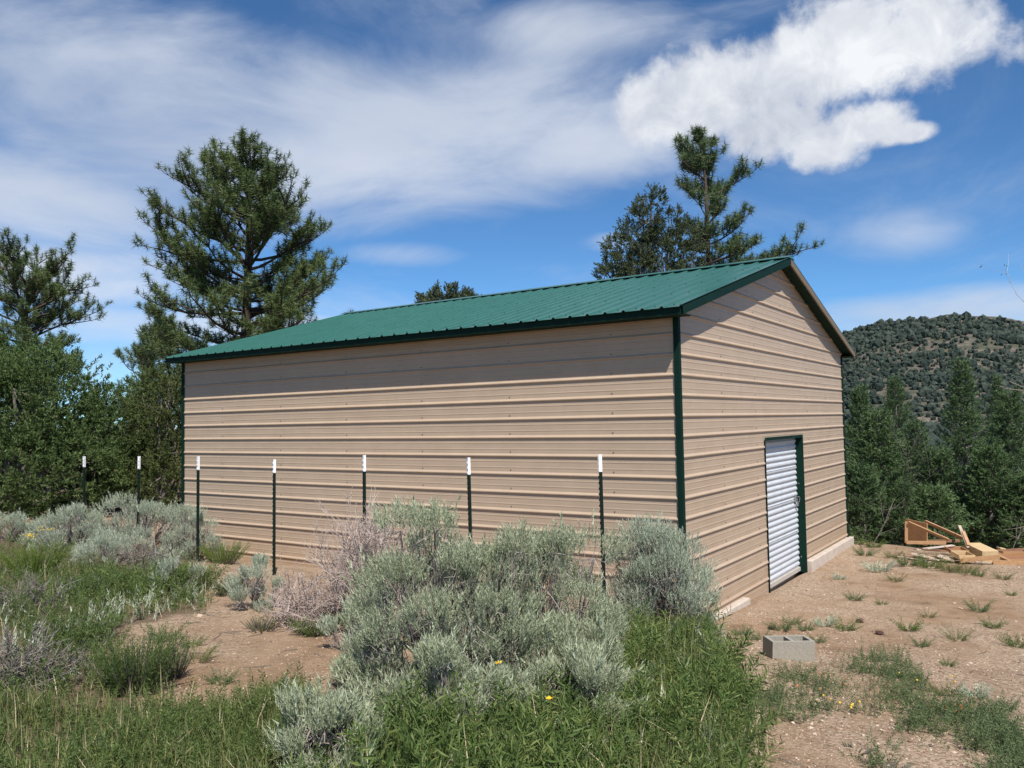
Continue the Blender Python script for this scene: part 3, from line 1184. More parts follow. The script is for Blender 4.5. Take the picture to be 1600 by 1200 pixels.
for px, py, w, h, nc, per, seed, lab, mt in SG:
    s = size_at(px, py)
    r_ = sagebrush('sagebrush', w*s*0.46, w*s*0.42, h*s*(1.16 if h > 200 else 1.05), nc, per, M[mt], seed, lab, group=grp_s)
    put(r_, px, py)


def put_depth(root, px, D, rz=0.0, scale=1.0, sink=0.03):
    P = atd(px, D)
    root.location = (P[0], P[1], P[2]-sink)
    root.rotation_euler = (0, 0, rz)
    root.scale = (scale,)*3 if not isinstance(scale, tuple) else scale
    return root


for px, D, w, top, nc, per, seed, lab, mt in [
        (222, 12.2, 145, 776, 15, 120, 21, 'large silver sagebrush at the left end of the long wall', 'sage_blue'),
        (300, 11.9, 75, 792, 8, 100, 27, 'silver sagebrush leaning out against the left end of the tan wall, behind the third post', 'sage_blue'),
        (112, 12.0, 105, 786, 12, 100, 22, 'upright silver sagebrush between the first fence post and the larger sagebrush', 'sage_blue'),
        (12, 12.6, 95, 808, 9, 100, 23, 'silver sagebrush cut off by the left edge of the picture', 'sage_blue'),
        (175, 10.4, 120, 835, 10, 70, 24, 'sparse grey sagebrush with bare black branches below the large silver ones', 'sage_blue')]:
    P = atd(px, D)
    s = D/FPX
    topz = (CP + ray(px, top)*D)[2]
    hh = max(0.3, topz-P[2])*1.02
    r_ = sagebrush('sagebrush', w*s*0.62, w*s*0.5, hh, int(nc*2.1), int(per*1.2), M[mt], seed, lab, group=grp_s)
    put_depth(r_, px, D)


# dead twiggy brush
def dead_brush(name, rx, h, nst, seed, mat, label, lean=(0, 0), dens=5):
    r_ = np.random.default_rng(seed)
    root = empty(name)
    tw = MB()
    for i in range(nst):
        az_ = r_.uniform(0, 2*PI)
        e = r_.uniform(0.15, 1.35)
        d = np.array([math.cos(az_)*math.cos(e), math.sin(az_)*math.cos(e), math.sin(e)])
        end = d*np.array([rx, rx, h])*r_.uniform(.6, .95) + np.array([lean[0], lean[1], 0])*d[2]
        foot = np.array([r_.normal(0, .05), r_.normal(0, .05), 0])
        T = np.linspace(0, 1, 7)[:, None]
        mid = foot*.4+end*.6+np.array([0, 0, -.15*h])
        pts = (1-T)**2*foot+2*T*(1-T)*mid+T**2*end + r_.normal(0, .012, (7, 3))
        tw.tube(pts, np.linspace(.012, .0035, 7), 4)
        for q in range(dens):
            b0 = pts[r_.integers(2, 7)]
            dd_ = unit(end-foot)*0.6 + r_.normal(0, .42, 3) + np.array([0, 0, .25])
            dd_ = unit(dd_)
            l = r_.uniform(.15, .34)*(rx+h)*.6
            side = r_.normal(0, .05, 3)
            p3 = [b0, b0+dd_*l*.35+side*.3, b0+dd_*l*.7+side, b0+dd_*l+side*1.6]
            tw.tube(p3, [.004, .0034, .0026, .0014], 3)
            for z in range(7):
                s0 = b0+dd_*l*r_.uniform(.2, .9)+side*.6
                d3 = unit(dd_ + r_.normal(0, .5, 3))
                l3 = l*r_.uniform(.18, .42)
                tw.tube([s0, s0+d3*l3*.55+r_.normal(0, .006, 3), s0+d3*l3], [.0028, .002, .001], 3)
    tw.build('branches', mat, root)
    tag(root, label, 'dead bush')
    return root


put_depth(dead_brush('dead_sagebrush', .62, 1.22, 78, 31, M['dead_twig'], 'dead pinkish grey sagebrush standing tall left of the largest front sagebrush', (0, 0), 9), 578, 7.3)
put_depth(dead_brush('dead_sagebrush', .42, .46, 42, 32, M['dead_twig'], 'low dead pinkish grey brush drooping toward the small round sagebrush', (-.15, 0), 8), 478, 7.3)
put_depth(dead_brush('dead_sagebrush', .42, .34, 30, 33, M['dead_grey'], 'grey leafless brush low at the left edge below the yellow green bush', (0, 0), 7), 38, 7.2)
put_depth(dead_brush('dead_sagebrush', .5, .33, 32, 34, M['dead_grey'], 'tangled dark grey dead brush at the lower left edge', (0, 0), 8), 15, 5.2)
put_depth(dead_brush('dead_sagebrush', .4, .4, 18, 35, M['dead_grey'], 'bare black branched brush in front of the silver bushes by the second post', (.1, 0), 5), 215, 9.8)

# ------------------------------------------------------------------ leafy plants
LEAF_L = leaves_template(np.zeros((1, 3)), np.array([[0, 0, 1.0]]), [1.0], [0.2], quad=True, curl=0.05)


def herb_stem_template(n, leaf, w, spread=1.0, top=0.3):
    z = np.linspace(0.12, 1.0, n)
    th = np.arange(n)*2.4+rng.normal(0, .3, n)
    dirs = np.stack([np.cos(th)*spread, np.sin(th)*spread, np.full(n, .45)+z*top], -1)
    org = np.stack([rng.normal(0, .01, n), rng.normal(0, .01, n), z], -1)
    lens = leaf*rng.uniform(.7, 1.2, n)*(1.15-z*.45)
    v, f = leaves_template(org, dirs, lens, lens*w, quad=True, curl=0.06)
    sv = np.array([(-.008, 0, 0), (.008, 0, 0), (.004, 0, 1), (-.004, 0, 1)])
    return np.concatenate([v, sv]), np.concatenate([f, np.array([[0, 1, 2, 3]])+len(v)])


HERB = [herb_stem_template(30, .22, .17) for _ in range(4)]
SMALLH = [herb_stem_template(22, .16, .28) for _ in range(4)]
FINE = [herb_stem_template(34, .13, .16, .7, .6) for _ in range(3)]


def cover(name, poly, n, tmpl, mat, hmin, hmax, lean=.25, noise=None):
    q = sample_poly(poly, n)
    if noise:
        q = q[(ripple(q[:, 0], q[:, 1], noise[0]) + rng.normal(0, .5, len(q))) > noise[1]]
    z = gz(q[:, 0], q[:, 1])
    mb = MB()
    d = UP + rng.normal(0, lean, (len(q), 3))*np.array([1, 1, .2])
    hs = rng.uniform(hmin, hmax, len(q))
    k = len(tmpl)
    P = np.stack([q[:, 0], q[:, 1], z-.01], -1)
    for i in range(k):
        scatter(mb, *tmpl[i], P[i::k], d[i::k], hs[i::k])
    return tag(mb.build(name, mat), kind='stuff')


cover('green_herbs', PL_HERO, 1900, HERB, M['herb'], .10, .46, .5, (2.6, -.25))
cover('undergrowth', PL_HERO, 500, FINE, M['herb_dark'], .15, .5, .4, (2.0, .0))
cover('undergrowth', PL_HERO, 90, SPRIG, M['sage'], .15, .35, .5)
cover('weeds', PL_HERO, 900, SMALLH, M['herb_dark'], .12, .28)
for pl, nn in zip(PL_RIGHT, (3000, 3000)):
    cover('weeds', pl, nn, SMALLH, M['weed'], .05, .19, .5, (1.9, -.6))
cover('weeds', PL_LEFT, 2400, SMALLH, M['herb_dark'], .07, .24, .4, (1.1, -.8))
cover('weeds', PL_FAR, 1100, SMALLH, M['herb_dark'], .10, .28, .4)


# grass: curved blades
def grass(poly, n, hmin, hmax, mat, noise=None, lean=.40, name='grass', w=.0030):
    q = sample_poly(poly, n)
    if noise:
        q = q[(ripple(q[:, 0], q[:, 1], noise[0]) + rng.normal(0, .6, len(q))) > noise[1]]
    n = len(q)
    # gather blades in little tufts
    q = q + rng.normal(0, .02, q.shape)
    z = gz(q[:, 0], q[:, 1])
    h = rng.uniform(hmin, hmax, n)
    az_ = rng.uniform(0, 2*PI, n)
    ln = np.abs(rng.normal(0, lean, n))+.05
    hd = np.stack([np.cos(az_), np.sin(az_), 0*az_], -1)
    sd = np.stack([-np.sin(az_+rng.normal(0, .8, n)), np.cos(az_), 0*az_], -1)*(w*rng.uniform(.7, 1.3, n))[:, None]
    P0 = np.stack([q[:, 0], q[:, 1], z-.01], -1)
    P1 = P0 + UP*(h*.55)[:, None] + hd*(h*ln*.35)[:, None]
    P2 = P0 + UP*(h*(1-ln*.25))[:, None] + hd*(h*ln)[:, None]
    V = np.stack([P0-sd, P0+sd, P1+sd*.8, P1-sd*.8, P2], 1)
    b = (np.arange(n)*5)[:, None]
    mb = MB()
    mb.add(V.reshape(-1, 3), b+np.array([[0, 1, 2, 3]]))
    o = np.concatenate([b+3, b+2, b+4], 1)
    mb.f.append(o); mb.mi.append(0)
    return tag(mb.build(name, mat), kind='stuff')


PL_FRONT = poly_world([(-250, 1330), (-60, 1090), (90, 1120), (230, 1120), (360, 1110), (470, 1085), (520, 1150), (560, 1330)])
PL_EDGE_D = poly_world([(1050, 1000), (1150, 1060), (1200, 1130), (1180, 1330), (1100, 1330), (1110, 1100)])
grass(PL_FRONT, 17000, .05, .21, M['grass'], (1.9, -.05))
cover('weeds', PL_FRONT, 1700, SMALLH, M['herb_dark'], .06, .20, .5, (1.5, -.6))
cover('weeds', PL_FRONT, 500, HERB, M['herb'], .10, .24, .5, (1.7, .4))
grass(PL_FRONT, 140, .12, .28, M['straw'], name='dry_grass')
grass(PL_LEFT, 9000, .06, .20, M['grass'], (1.3, 0.0))
PL_TANGLE = poly_world([(-150, 925), (40, 900), (140, 895), (300, 915), (335, 950), (240, 968), (175, 985), (160, 1060), (60, 1110), (-150, 1110)])
cover('undergrowth', PL_TANGLE, 800, FINE, M['herb_dark'], .16, .40, .5, (2.3, -.1))
cover('undergrowth', PL_TANGLE, 500, SMALLH, M['herb'], .15, .36, .45, (1.4, .2))
cover('undergrowth', PL_TANGLE, 800, SPRIG, M['sage_blue'], .07, .24, .6, (2.5, .3))
cover('undergrowth', PL_FRONT, 220, SPRIG, M['sage'], .07, .20, .6, (2.5, .5))
grass(PL_LEFT, 400, .08, .28, M['straw'], name='dry_grass')
grass(PL_HERO, 3500, .15, .40, M['grass'])
grass(PL_HERO, 130, .2, .5, M['straw'], name='dry_grass')
grass(PL_EDGE_D, 1500, .05, .2, M['straw'], (2.0, .2), name='dry_grass')
PL_EDGE = poly_world([(1090, 1060), (1150, 1085), (1165, 1330), (1020, 1330), (1050, 1120)])
grass(PL_EDGE, 3500, .10, .30, M['grass'])
cover('green_herbs', PL_EDGE, 420, HERB, M['herb'], .10, .34, .5)
cover('weeds', PL_EDGE_D, 700, SMALLH, M['weed'], .05, .2, .5, (2.0, -.3))
cover('weeds', PL_EDGE_D, 260, HERB, M['herb'], .06, .2, .5, (2.3, .2))
PL_BACK = poly_world([(1326, 838), (1400, 833), (1500, 835), (1620, 838), (1620, 822), (1330, 822)])
cover('weeds', PL_BACK, 900, SMALLH, M['herb'], .12, .35, .4)


# named shrubs
def leafy_shrub(name, rx, h, n, tmpl, mat, label, cat, seed, up_=.8, lo=.45):
    global rng
    kr = rng
    rng = np.random.default_rng(seed)
    root = empty(name)
    mb, st = MB(), MB()
    az_ = rng.uniform(0, 2*PI, n)
    rad = rng.random(n)**.5
    d = np.stack([np.cos(az_)*rad*rx*.75, np.sin(az_)*rad*rx*.75, np.full(n, h*up_)], -1) + rng.normal(0, .04*h, (n, 3))
    d[:, 2] *= rng.uniform(.75, 1.1, n)
    ln = np.linalg.norm(d, axis=1)
    base = np.stack([np.cos(az_)*rad*rx*.3, np.sin(az_)*rad*rx*.3, 0*az_], -1)
    k = len(tmpl)
    t0 = rng.uniform(.0, lo, n)
    P = base + d*t0[:, None]
    for i in range(k):
        scatter(mb, *tmpl[i], P[i::k], d[i::k], (ln*(1-t0))[i::k])
    for i in range(min(n, 50)):
        st.tube([base[i], base[i]+d[i]*.5, base[i]+d[i]*.9], [.006, .004, .002], 3)
    mb.build('foliage', mat, root)
    st.build('stems', M['sage_wood'], root)
    rng = kr
    tag(root, label, cat)
    return root


put(leafy_shrub('small_shrub', .30, .44, 150, FINE, M['herb_dark'], 'dark green upright stemmed shrub on the edge of the bare dirt', 'shrub', 41), 212, 1082)
put(leafy_shrub('small_shrub', .14, .30, 40, FINE, M['herb_dark'], 'narrow little green shrub just right of the dark upright one', 'shrub', 42), 270, 1060)
put_depth(leafy_shrub('rabbitbrush', .42, .42, 150, FINE, M['herb_yellow'], 'yellow green rabbitbrush with flowers at the far left edge', 'shrub', 43), 55, 9.5)
put_depth(leafy_shrub('rabbitbrush', .36, .36, 110, FINE, M['herb_yellow'], 'bright green bush against the foot of the tan wall, right of the third post', 'shrub', 44), 350, 11.5)
put_depth(leafy_shrub('leafy_bush', .55, .36, 190, SMALLH, M['herb'], 'wide bright green leafy bush before the silver sagebrush, left of the dirt', 'shrub', 45), 215, 8.4)
put_depth(leafy_shrub('leafy_bush', .4, .32, 120, SMALLH, M['herb_dark'], 'green leafy bush left of the dirt with a dead branch beside it', 'shrub', 46), 130, 8.0)
put_depth(leafy_shrub('leafy_bush', .38, .32, 120, SMALLH, M['herb'], 'green leafy bush between the wide bushes and the small round sagebrush', 'shrub', 47), 300, 8.9)
put_depth(leafy_shrub('leafy_bush', .22, .26, 70, SMALLH, M['herb_dark'], 'small green bush touching the left side of the small round sagebrush', 'shrub', 48), 360, 8.6)
put(leafy_shrub('leafy_bush', .24, .22, 90, SMALLH, M['herb'], 'low green clump at the foot of the low dead brush', 'shrub', 49), 492, 992)
put(leafy_shrub('leafy_bush', .2, .16, 60, FINE, M['grass'], 'grassy green clump on the dirt below the small round sagebrush', 'shrub', 50), 408, 985)
put(leafy_shrub('leafy_bush', .34, .30, 110, SMALLH, M['herb_dark'], 'green undergrowth beneath the tall dead sagebrush', 'shrub', 51), 560, 985)
put_depth(leafy_shrub('leafy_bush', .4, .28, 130, SMALLH, M['herb_dark'], 'dark leafy bush low at the left, above the front grass', 'shrub', 52), 110, 6.3)
put(leafy_shrub('broadleaf_plant', .14, .12, 30, SMALLH, M['herb_dark'], 'dark broadleaf plant on gravel near the bottom edge, right of the herbs', 'plant', 53, .5), 1333, 1175)
put(leafy_shrub('broadleaf_plant', .17, .13, 34, SMALLH, M['herb_dark'], 'broadleaf plant cut by the bottom edge of the picture', 'plant', 54, .5), 1382, 1203)

# little weeds on the bare dirt: each its own plant
wspots = [
    (1350, 868, 0, 'flat dusty green weed a step right of the far concrete footing'),
    (1365, 855, 1, 'bright green weed between the far wall corner and the tipped cabinet'),
    (1395, 872, 2, 'grassy tuft on the dirt left of the thin stick by the scrap heap'),
    (1372, 893, 3, 'silvery little weed on open dirt right of the door'),
    (1340, 850, 1, 'bright green weed at the far end of the concrete footing'),
    (1485, 893, 2, 'grassy tuft right in front of the small pale drawer'),
    (1455, 887, 1, 'bright green weed in front of the flat grey brown boards'),
    (1510, 897, 2, 'grassy tuft before the orange rail of the scrap heap'),
    (1580, 930, 1, 'bright green weed near the right edge, below the scrap heap'),
    (1530, 900, 1, 'leafy weed in front of the long lath of the scrap heap'),
    (1240, 975, 2, 'grassy tuft just above the right half of the concrete block'),
    (1258, 985, 0, 'dusty weed touching the top right of the concrete block'),
    (1190, 1000, 0, 'dusty weed hard against the left end of the concrete block'),
    (1160, 992, 0, 'dusty weed between the near footing and the concrete block'),
    (1290, 978, 3, 'silvery weed on the dirt right above the concrete block'),
    (1320, 985, 1, 'bright green weed below the reddish brown pine cone'),
    (1420, 985, 1, 'bright green weed right of the dark pine cone on the gravel'),
    (1550, 980, 1, 'bright green weed on the pale gravel toward the right edge'),
    (1495, 1000, 2, 'grassy tuft alone on the gravel above the lower right weeds'),
    (1335, 938, 0, 'dusty weed in the open dirt midway between door and cones'),
    (1480, 1040, 1, 'wide bright weed just above the right hand weed patch'),
    (1525, 1090, 3, 'large silvery weed at the top of the lower right weed patch'),
    (1405, 1060, 0, 'dusty weed between the two weed patches'),
    (1475, 1085, 2, 'grassy tuft left of the large silvery weed'),
    (1568, 1108, 0, 'dusty weed at the right edge of the lower right patch'),
    (1568, 905, 2, 'grassy tuft under the long orange rail at the right'),
    (1418, 884, 0, 'dusty weed below the thin stick left of the heap'),
    (1440, 1010, 0, 'dusty weed in the gravel under the bright green one'),
    (1590, 1010, 1, 'bright green weed cut by the right edge of the picture'),
    (1278, 1004, 0, 'dusty weed touching the right end of the concrete block'),
    (300, 1010, 1, 'bright little weed in the middle of the left bare dirt'),
    (308, 1034, 2, 'grassy tuft just below the bright weed on the left dirt'),
    (345, 1068, 0, 'dusty weed low on the left bare dirt'),
    (255, 1000, 0, 'dusty weed above the dark upright shrub'),
    (1310, 905, 3, 'silvery weed nearest the foot of the green door jamb'),
    (1400, 908, 2, 'grassy tuft on the dirt below the scrap heap, left part'),
    (1378, 945, 1, 'bright green weed in the middle of the open dirt'),
    (1450, 965, 2, 'grassy tuft on the dirt farther right than the pine cones'),
    (1222, 985, 0, 'dusty weed just above the left half of the concrete block'),
    (1530, 955, 0, 'dusty weed on the dirt between the gravel and the scrap heap')]
wproto = []
for k, mname in enumerate(('weed', 'herb', 'grass', 'sage_blue')):
    mb = MB()
    n_ = 42
    az_ = rng.uniform(0, 2*PI, n_)
    d = np.stack([np.cos(az_), np.sin(az_), rng.uniform(.4, 1.3, n_)], -1)
    tm = (SMALLH, SMALLH, FINE, SPRIG)[k]
    P = np.stack([np.cos(az_)*.03, np.sin(az_)*.03, 0*az_], -1)
    for i in range(len(tm)):
        scatter(mb, *tm[i], P[i::len(tm)], d[i::len(tm)], rng.uniform(.05, .15, len(P[i::len(tm)])))
    o = mb.build('small_weed', M[mname])
    wproto.append(o)
used = [False]*4
for i, (px, py, k, wlab) in enumerate(wspots):
    P = G(px, py)
    if not used[k]:
        o = wproto[k]; used[k] = True
    else:
        o = wproto[k].copy(); COL.objects.link(o)
    o.location = (P[0], P[1], P[2]-.005)
    o.rotation_euler = (0, 0, rng.uniform(0, 6))
    s = rng.uniform(.8, 1.7)*(1.35 if py < 900 else 0.85)
    o.scale = (s, s, s)
    tag(o, wlab, 'weed', 'small weeds scattered over the bare dirt')

# flowers
def flower(px, D, zoff, mat, label):
    P = atd(px, D)
    root = empty('flower', (P[0], P[1], P[2]))
    st = MB(); st.tube([(0, 0, 0), (.01, .0, zoff*.5), (0, .01, zoff)], [.003, .003, .002], 4)
    st.build('stem', M['herb'], root)
    pt = MB()
    n_ = 9
    az_ = np.arange(n_)*2*PI/n_
    v, f = LEAF_L
    tw = v.copy(); tw[:, :2] *= 2.2
    scatter(pt, tw, f, np.tile([0, 0.01, zoff], (n_, 1)), np.stack([np.cos(az_), np.sin(az_)-.4, 0*az_+.35], -1), .026)
    pt.add(ic1_v*.008+np.array([0, .01, zoff+.005]), ic1_f)
    pt.build('petals', mat, root)
    tag(root, label, 'flower')


flower(771, 4.6, .42, M['petal'], 'yellow flower in the herbs under the middle of the front sagebrushes')
flower(849, 4.3, .34, M['petal'], 'yellow flower lowest in the herbs near the bottom edge')
FL = MB()
for px, py, n_ in ((1140, 1112, 5), (1148, 1105, 3), (1105, 1090, 5), (1320, 1125, 4), (1330, 1128, 3), (1420, 1085, 2), (1475, 1095, 2), (45, 885, 22), (75, 870, 12), (1130, 1075, 5)):
    P = G(px, py)
    c = P + rng.normal(0, .05, (n_, 3))*np.array([1, 1, .3]) + np.array([0, 0, .12 if px > 200 else .38])
    scatter(FL, ic1_v, ic1_f, c, rand_sphere(n_), rng.uniform(.005, .009, n_))
tag(FL.build('yellow_wildflowers', M['petal']), kind='stuff')
FL = MB()
for px, py, n_ in ((1280, 1068, 9), (1320, 1085, 4), (1262, 1090, 3), (1460, 1120, 6), (1490, 1118, 4), (1500, 1124, 3)):
    P = G(px, py)
    c = P + rng.normal(0, .05, (n_, 3))*np.array([1, 1, .2]) + np.array([0, 0, .07])
    scatter(FL, ic1_v*np.array([1, 1, .4]), ic1_f, c, rand_sphere(n_), rng.uniform(.005, .010, n_))
tag(FL.build('orange_wildflowers', M['petal_orange']), kind='stuff')
# dry reddish leaves at the left bushes
FL = MB()
P = G(225, 880)
c = P + rng.normal(0, .10, (130, 3))*np.array([1, 1, .5]) + np.array([0, 0, .22])
scatter(FL, LEAF_L[0], LEAF_L[1], c, rng.normal(size=(130, 3)), rng.uniform(.03, .06, 130))
tag(FL.build('dry_red_leaves', M['litter_red']), kind='stuff')

# ------------------------------------------------------------------ gravel and twigs
def stones(poly, n, smin, smax, name):
    q = sample_poly(poly, n)
    keepq = ~((q[:, 0] > -9.3) & (q[:, 0] < 0.15) & (q[:, 1] > -0.1) & (q[:, 1] < 8.1))
    q = q[keepq]
    dn = ripple(q[:, 0], q[:, 1], .8)
    q = q[rng.random(len(q)) < .55+.3*np.clip(dn, -1, 1)]
    z = gz(q[:, 0], q[:, 1])
    s = smin + (smax-smin)*rng.random(len(q))**4
    ov_, of_ = ic1_v[:], ic1_f
    o6 = np.array([(1, 0, 0), (-1, 0, 0), (0, 1, 0), (0, -1, 0), (0, 0, 1), (0, 0, -1)], float)*rng.uniform(.7, 1.2, (6, 1))
    f6 = np.array([(0, 2, 4), (2, 1, 4), (1, 3, 4), (3, 0, 4), (2, 0, 5), (1, 2, 5), (3, 1, 5), (0, 3, 5)])
    mb = MB()
    scatter(mb, o6*np.array([1, .8, .55]), f6, np.stack([q[:, 0], q[:, 1], z+s*.15], -1), UP+rng.normal(0, .3, (len(q), 3)), s)
    return tag(mb.build(name, M['stone']), kind='stuff')


PL_DIRT_R = np.array([(0.1, -2.2), (1.5, -5.0), (3.6, -6.6), (7, -6), (8, 2), (6.5, 10), (0.1, 9)])
PL_DIRT_NEAR = np.array([(0.3, -2.0), (1.3, -4.6), (3.6, -6.4), (5.2, -4), (5, 0), (.3, 1.5)])
PL_DIRT_L = poly_world([(180, 1000), (330, 950), (560, 940), (620, 1030), (520, 1120), (340, 1130), (200, 1110)])
stones(PL_DIRT_R, 15000, .005, .022, 'gravel')
stones(PL_DIRT_NEAR, 32000, .004, .014, 'gravel')
stones(PL_DIRT_L, 9000, .003, .012, 'gravel')
stones(PL_DIRT_R, 130, .02, .06, 'loose_stones')
stones(PL_DIRT_L, 40, .015, .04, 'loose_stones')
# scattered twigs
mb = MB()
for pl, n_ in ((PL_DIRT_R, 240), (PL_DIRT_L, 40)):
    q = sample_poly(pl, n_)
    for x, y in q:
        if x < 0.2 and y > -0.1: continue
        a = rng.uniform(0, 2*PI); l = .03+.2*rng.random()**2
        P0 = np.array([x, y]); P1 = P0+np.array([math.cos(a), math.sin(a)])*l*.5+rng.normal(0, .01, 2); P2 = P1+np.array([math.cos(a+.3), math.sin(a+.3)])*l*.5
        pts = [np.array([p_[0], p_[1], gz1(*p_)+.006]) for p_ in (P0, P1, P2)]
        mb.tube(pts, [.004, .003, .0015], 3)
tag(mb.build('fallen_twigs', M['bark_grey']), kind='stuff')
# a few larger dark cones and stones
for px, py, lab in ((1206, 984, 'dark pine cone on the dirt just above the concrete block'), (1343, 973, 'reddish brown pine cone lying on the dirt right of the block'),
                    (1374, 992, 'dark pine cone lying on the gravel, farther right than the reddish one')):
    P = G(px, py)
    mb = MB()
    v = ico_v*np.array([1.25, .9, .8])*.032*(1+rng.normal(0, .1, (len(ico_v), 1)))
    mb.add(v, ico_f)
    for _ in range(40):
        dv = rand_sphere(1)[0]
        scatter(mb, LEAF_L[0]*np.array([2, 2, 1]), LEAF_L[1], (dv*np.array([1.25, .9, .8])*.03)[None], (dv+np.array([.7, 0, 0]))[None], .02)
    o = mb.build('pine_cone', M['cone'])
    o.location = (P[0], P[1], P[2]+.02)
    tag(o, lab, 'pine cone')

# dead branch lying on the left
for px, py, rz, lab in ((262, 900, .3, 'grey fallen branch among the bushes left of the third post'),):
    P = G(px, py)
    mb = MB()
    pts = np.array([(-.5, 0, .18), (-.2, .04, .26), (.1, 0, .2), (.42, -.03, .06)])
    mb.tube(pts, [.006, .012, .015, .017], 6)
    mb.tube([pts[1], pts[1]+(-.12, .1, .16), pts[1]+(-.3, .12, .3)], [.009, .006, .003], 5)
    mb.tube([pts[2], pts[2]+(.02, -.12, .14), pts[2]+(-.06, -.2, .3)], [.009, .006, .003], 5)
    o = mb.build('dead_branch', M['dead_grey'])
    o.location = P; o.rotation_euler = (0, 0, rz)
    tag(o, lab, 'branch')

# ------------------------------------------------------------------ concrete block
P = G(1232, 1028)
blk = MB()
l2, w2, hh = .195, .097, .19
xw = [-l2, -l2+.032, -.016, .016, l2-.032, l2]
yw = [-w2, -w2+.03, w2-.03, w2]
for i in range(5):
    for j in range(3):
        if j == 1 and i in (1, 3):
            continue
        blk.box(xw[i], xw[i+1], yw[j], yw[j+1], 0, hh)
o = blk.build('concrete_block', M['block'])
w_ = o.modifiers.new('weld', 'WELD'); w_.merge_threshold = .0005
o.location = (P[0], P[1], P[2]-.02)
o.rotation_euler = (0.03, 0.04, math.radians(42))
tag(o, 'hollow grey concrete block standing on the dirt in front of the gable wall', 'concrete block')

# ------------------------------------------------------------------ heap of broken cabinets and boards
def frame_at(px, py):
    P = G(px, py)
    return P


def boardbox(mb, c, size, rot):
    R_ = Matrix.Rotation(rot[2], 3, 'Z') @ Matrix.Rotation(rot[1], 3, 'Y') @ Matrix.Rotation(rot[0], 3, 'X')
    R_ = np.array(R_)
    c = np.array(c, float)
    s = np.array(size)/2
    mb.box(-s[0], s[0], -s[1], s[1], -s[2], s[2], T=lambda v: v@R_.T + c)


def local(D, px, py):
    """world point at a pixel and depth"""
    return CP+ray(px, py)*D


# directions in the heap: along = picture right, away = picture depth on the ground
AL = unit(np.array([math.cos(YAW), -math.sin(YAW), 0])); AW = np.array([-AL[1], AL[0], 0])
HEAP_D = depth(G(1500, 878))
zg = G(1500, 878)[2]


def hp(px, py, dd=0.0):
    """point at the heap depth + dd metres"""
    return CP + ray(px, py)*(HEAP_D+dd)


def plank(a, b, width, thick, mat, name, label, cat, upv=(0, 0, 1)):
    a = np.array(a, float); b = np.array(b, float)
    d = b-a; l = np.linalg.norm(d); d /= l
    s = unit(np.cross(d, upv)); u_ = np.cross(s, d)
    mb = MB()
    V = [(x*d + y*s*width/2 + z*u_*thick/2 + a) for x in (0, l) for y in (-1, 1) for z in (-1, 1)]
    mb.add(V, [(0, 1, 3, 2), (4, 6, 7, 5), (0, 4, 5, 1), (2, 3, 7, 6), (0, 2, 6, 4), (1, 5, 7, 3)])
    o = mb.build(name, mat, bevel=.002)
    if cat: tag(o, label, cat)
    return o


def add_plank(mb, a, b, width, thick, upv=(0, 0, 1)):
    a = np.array(a, float); b = np.array(b, float)
    d = b-a; l = np.linalg.norm(d); d /= l
    s = unit(np.cross(d, upv)); u_ = np.cross(s, d)
    V = [(x*d + y*s*width/2 + z*u_*thick/2 + a) for x in (0, l) for y in (-1, 1) for z in (-1, 1)]
    mb.add(V, [(0, 1, 3, 2), (4, 6, 7, 5), (0, 4, 5, 1), (2, 3, 7, 6), (0, 2, 6, 4), (1, 5, 7, 3)])


# cabinet carcass, tipped: end panel on the left, rails running down to the right
car = empty('cabinet_carcass', tuple(hp(1440, 845, .35)))
inv = -np.array(car.location)


def cpart(name, segs, mat):
    mb = MB()
    for a, b, w, t_, u_ in segs:
        add_plank(mb, a+inv, b+inv, w, t_, u_)
    return mb.build(name, mat, car, bevel=.002)


pA, pB = hp(1415, 816, .1), hp(1415, 850, .1)      # left end front edge top / bottom
cpart('side_panel', [(hp(1432, 814, .45), hp(1432, 849, .45), .50, .018, tuple(AW*0.25+AL*0.97))], M['ply'])
cpart('front_stile', [(hp(1416, 815, .15), hp(1416, 848, .15), .05, .02, tuple(AW))], M['ply'])
cpart('rail', [(hp(1419, 816, .1), hp(1482, 843.5, .05), .055, .02, tuple(AW*.6+np.array([0, 0, .8])))], M['ply'])
cpart('rail', [(hp(1445, 814.5, .75), hp(1505, 841, .6), .07, .02, tuple(AW*.6+np.array([0, 0, .8])))], M['ply'])
cpart('base_rail', [(hp(1416, 847.5, .05), hp(1478, 848.5, .0), .02, .055, (0, 0, 1))], M['ply'])
cpart('back_rail', [(hp(1440, 846, .7), hp(1500, 845, .6), .02, .05, (0, 0, 1))], M['ply_dark'])
tag(car, 'tipped open orange brown cabinet frame at the left end of the scrap heap', 'cabinet')

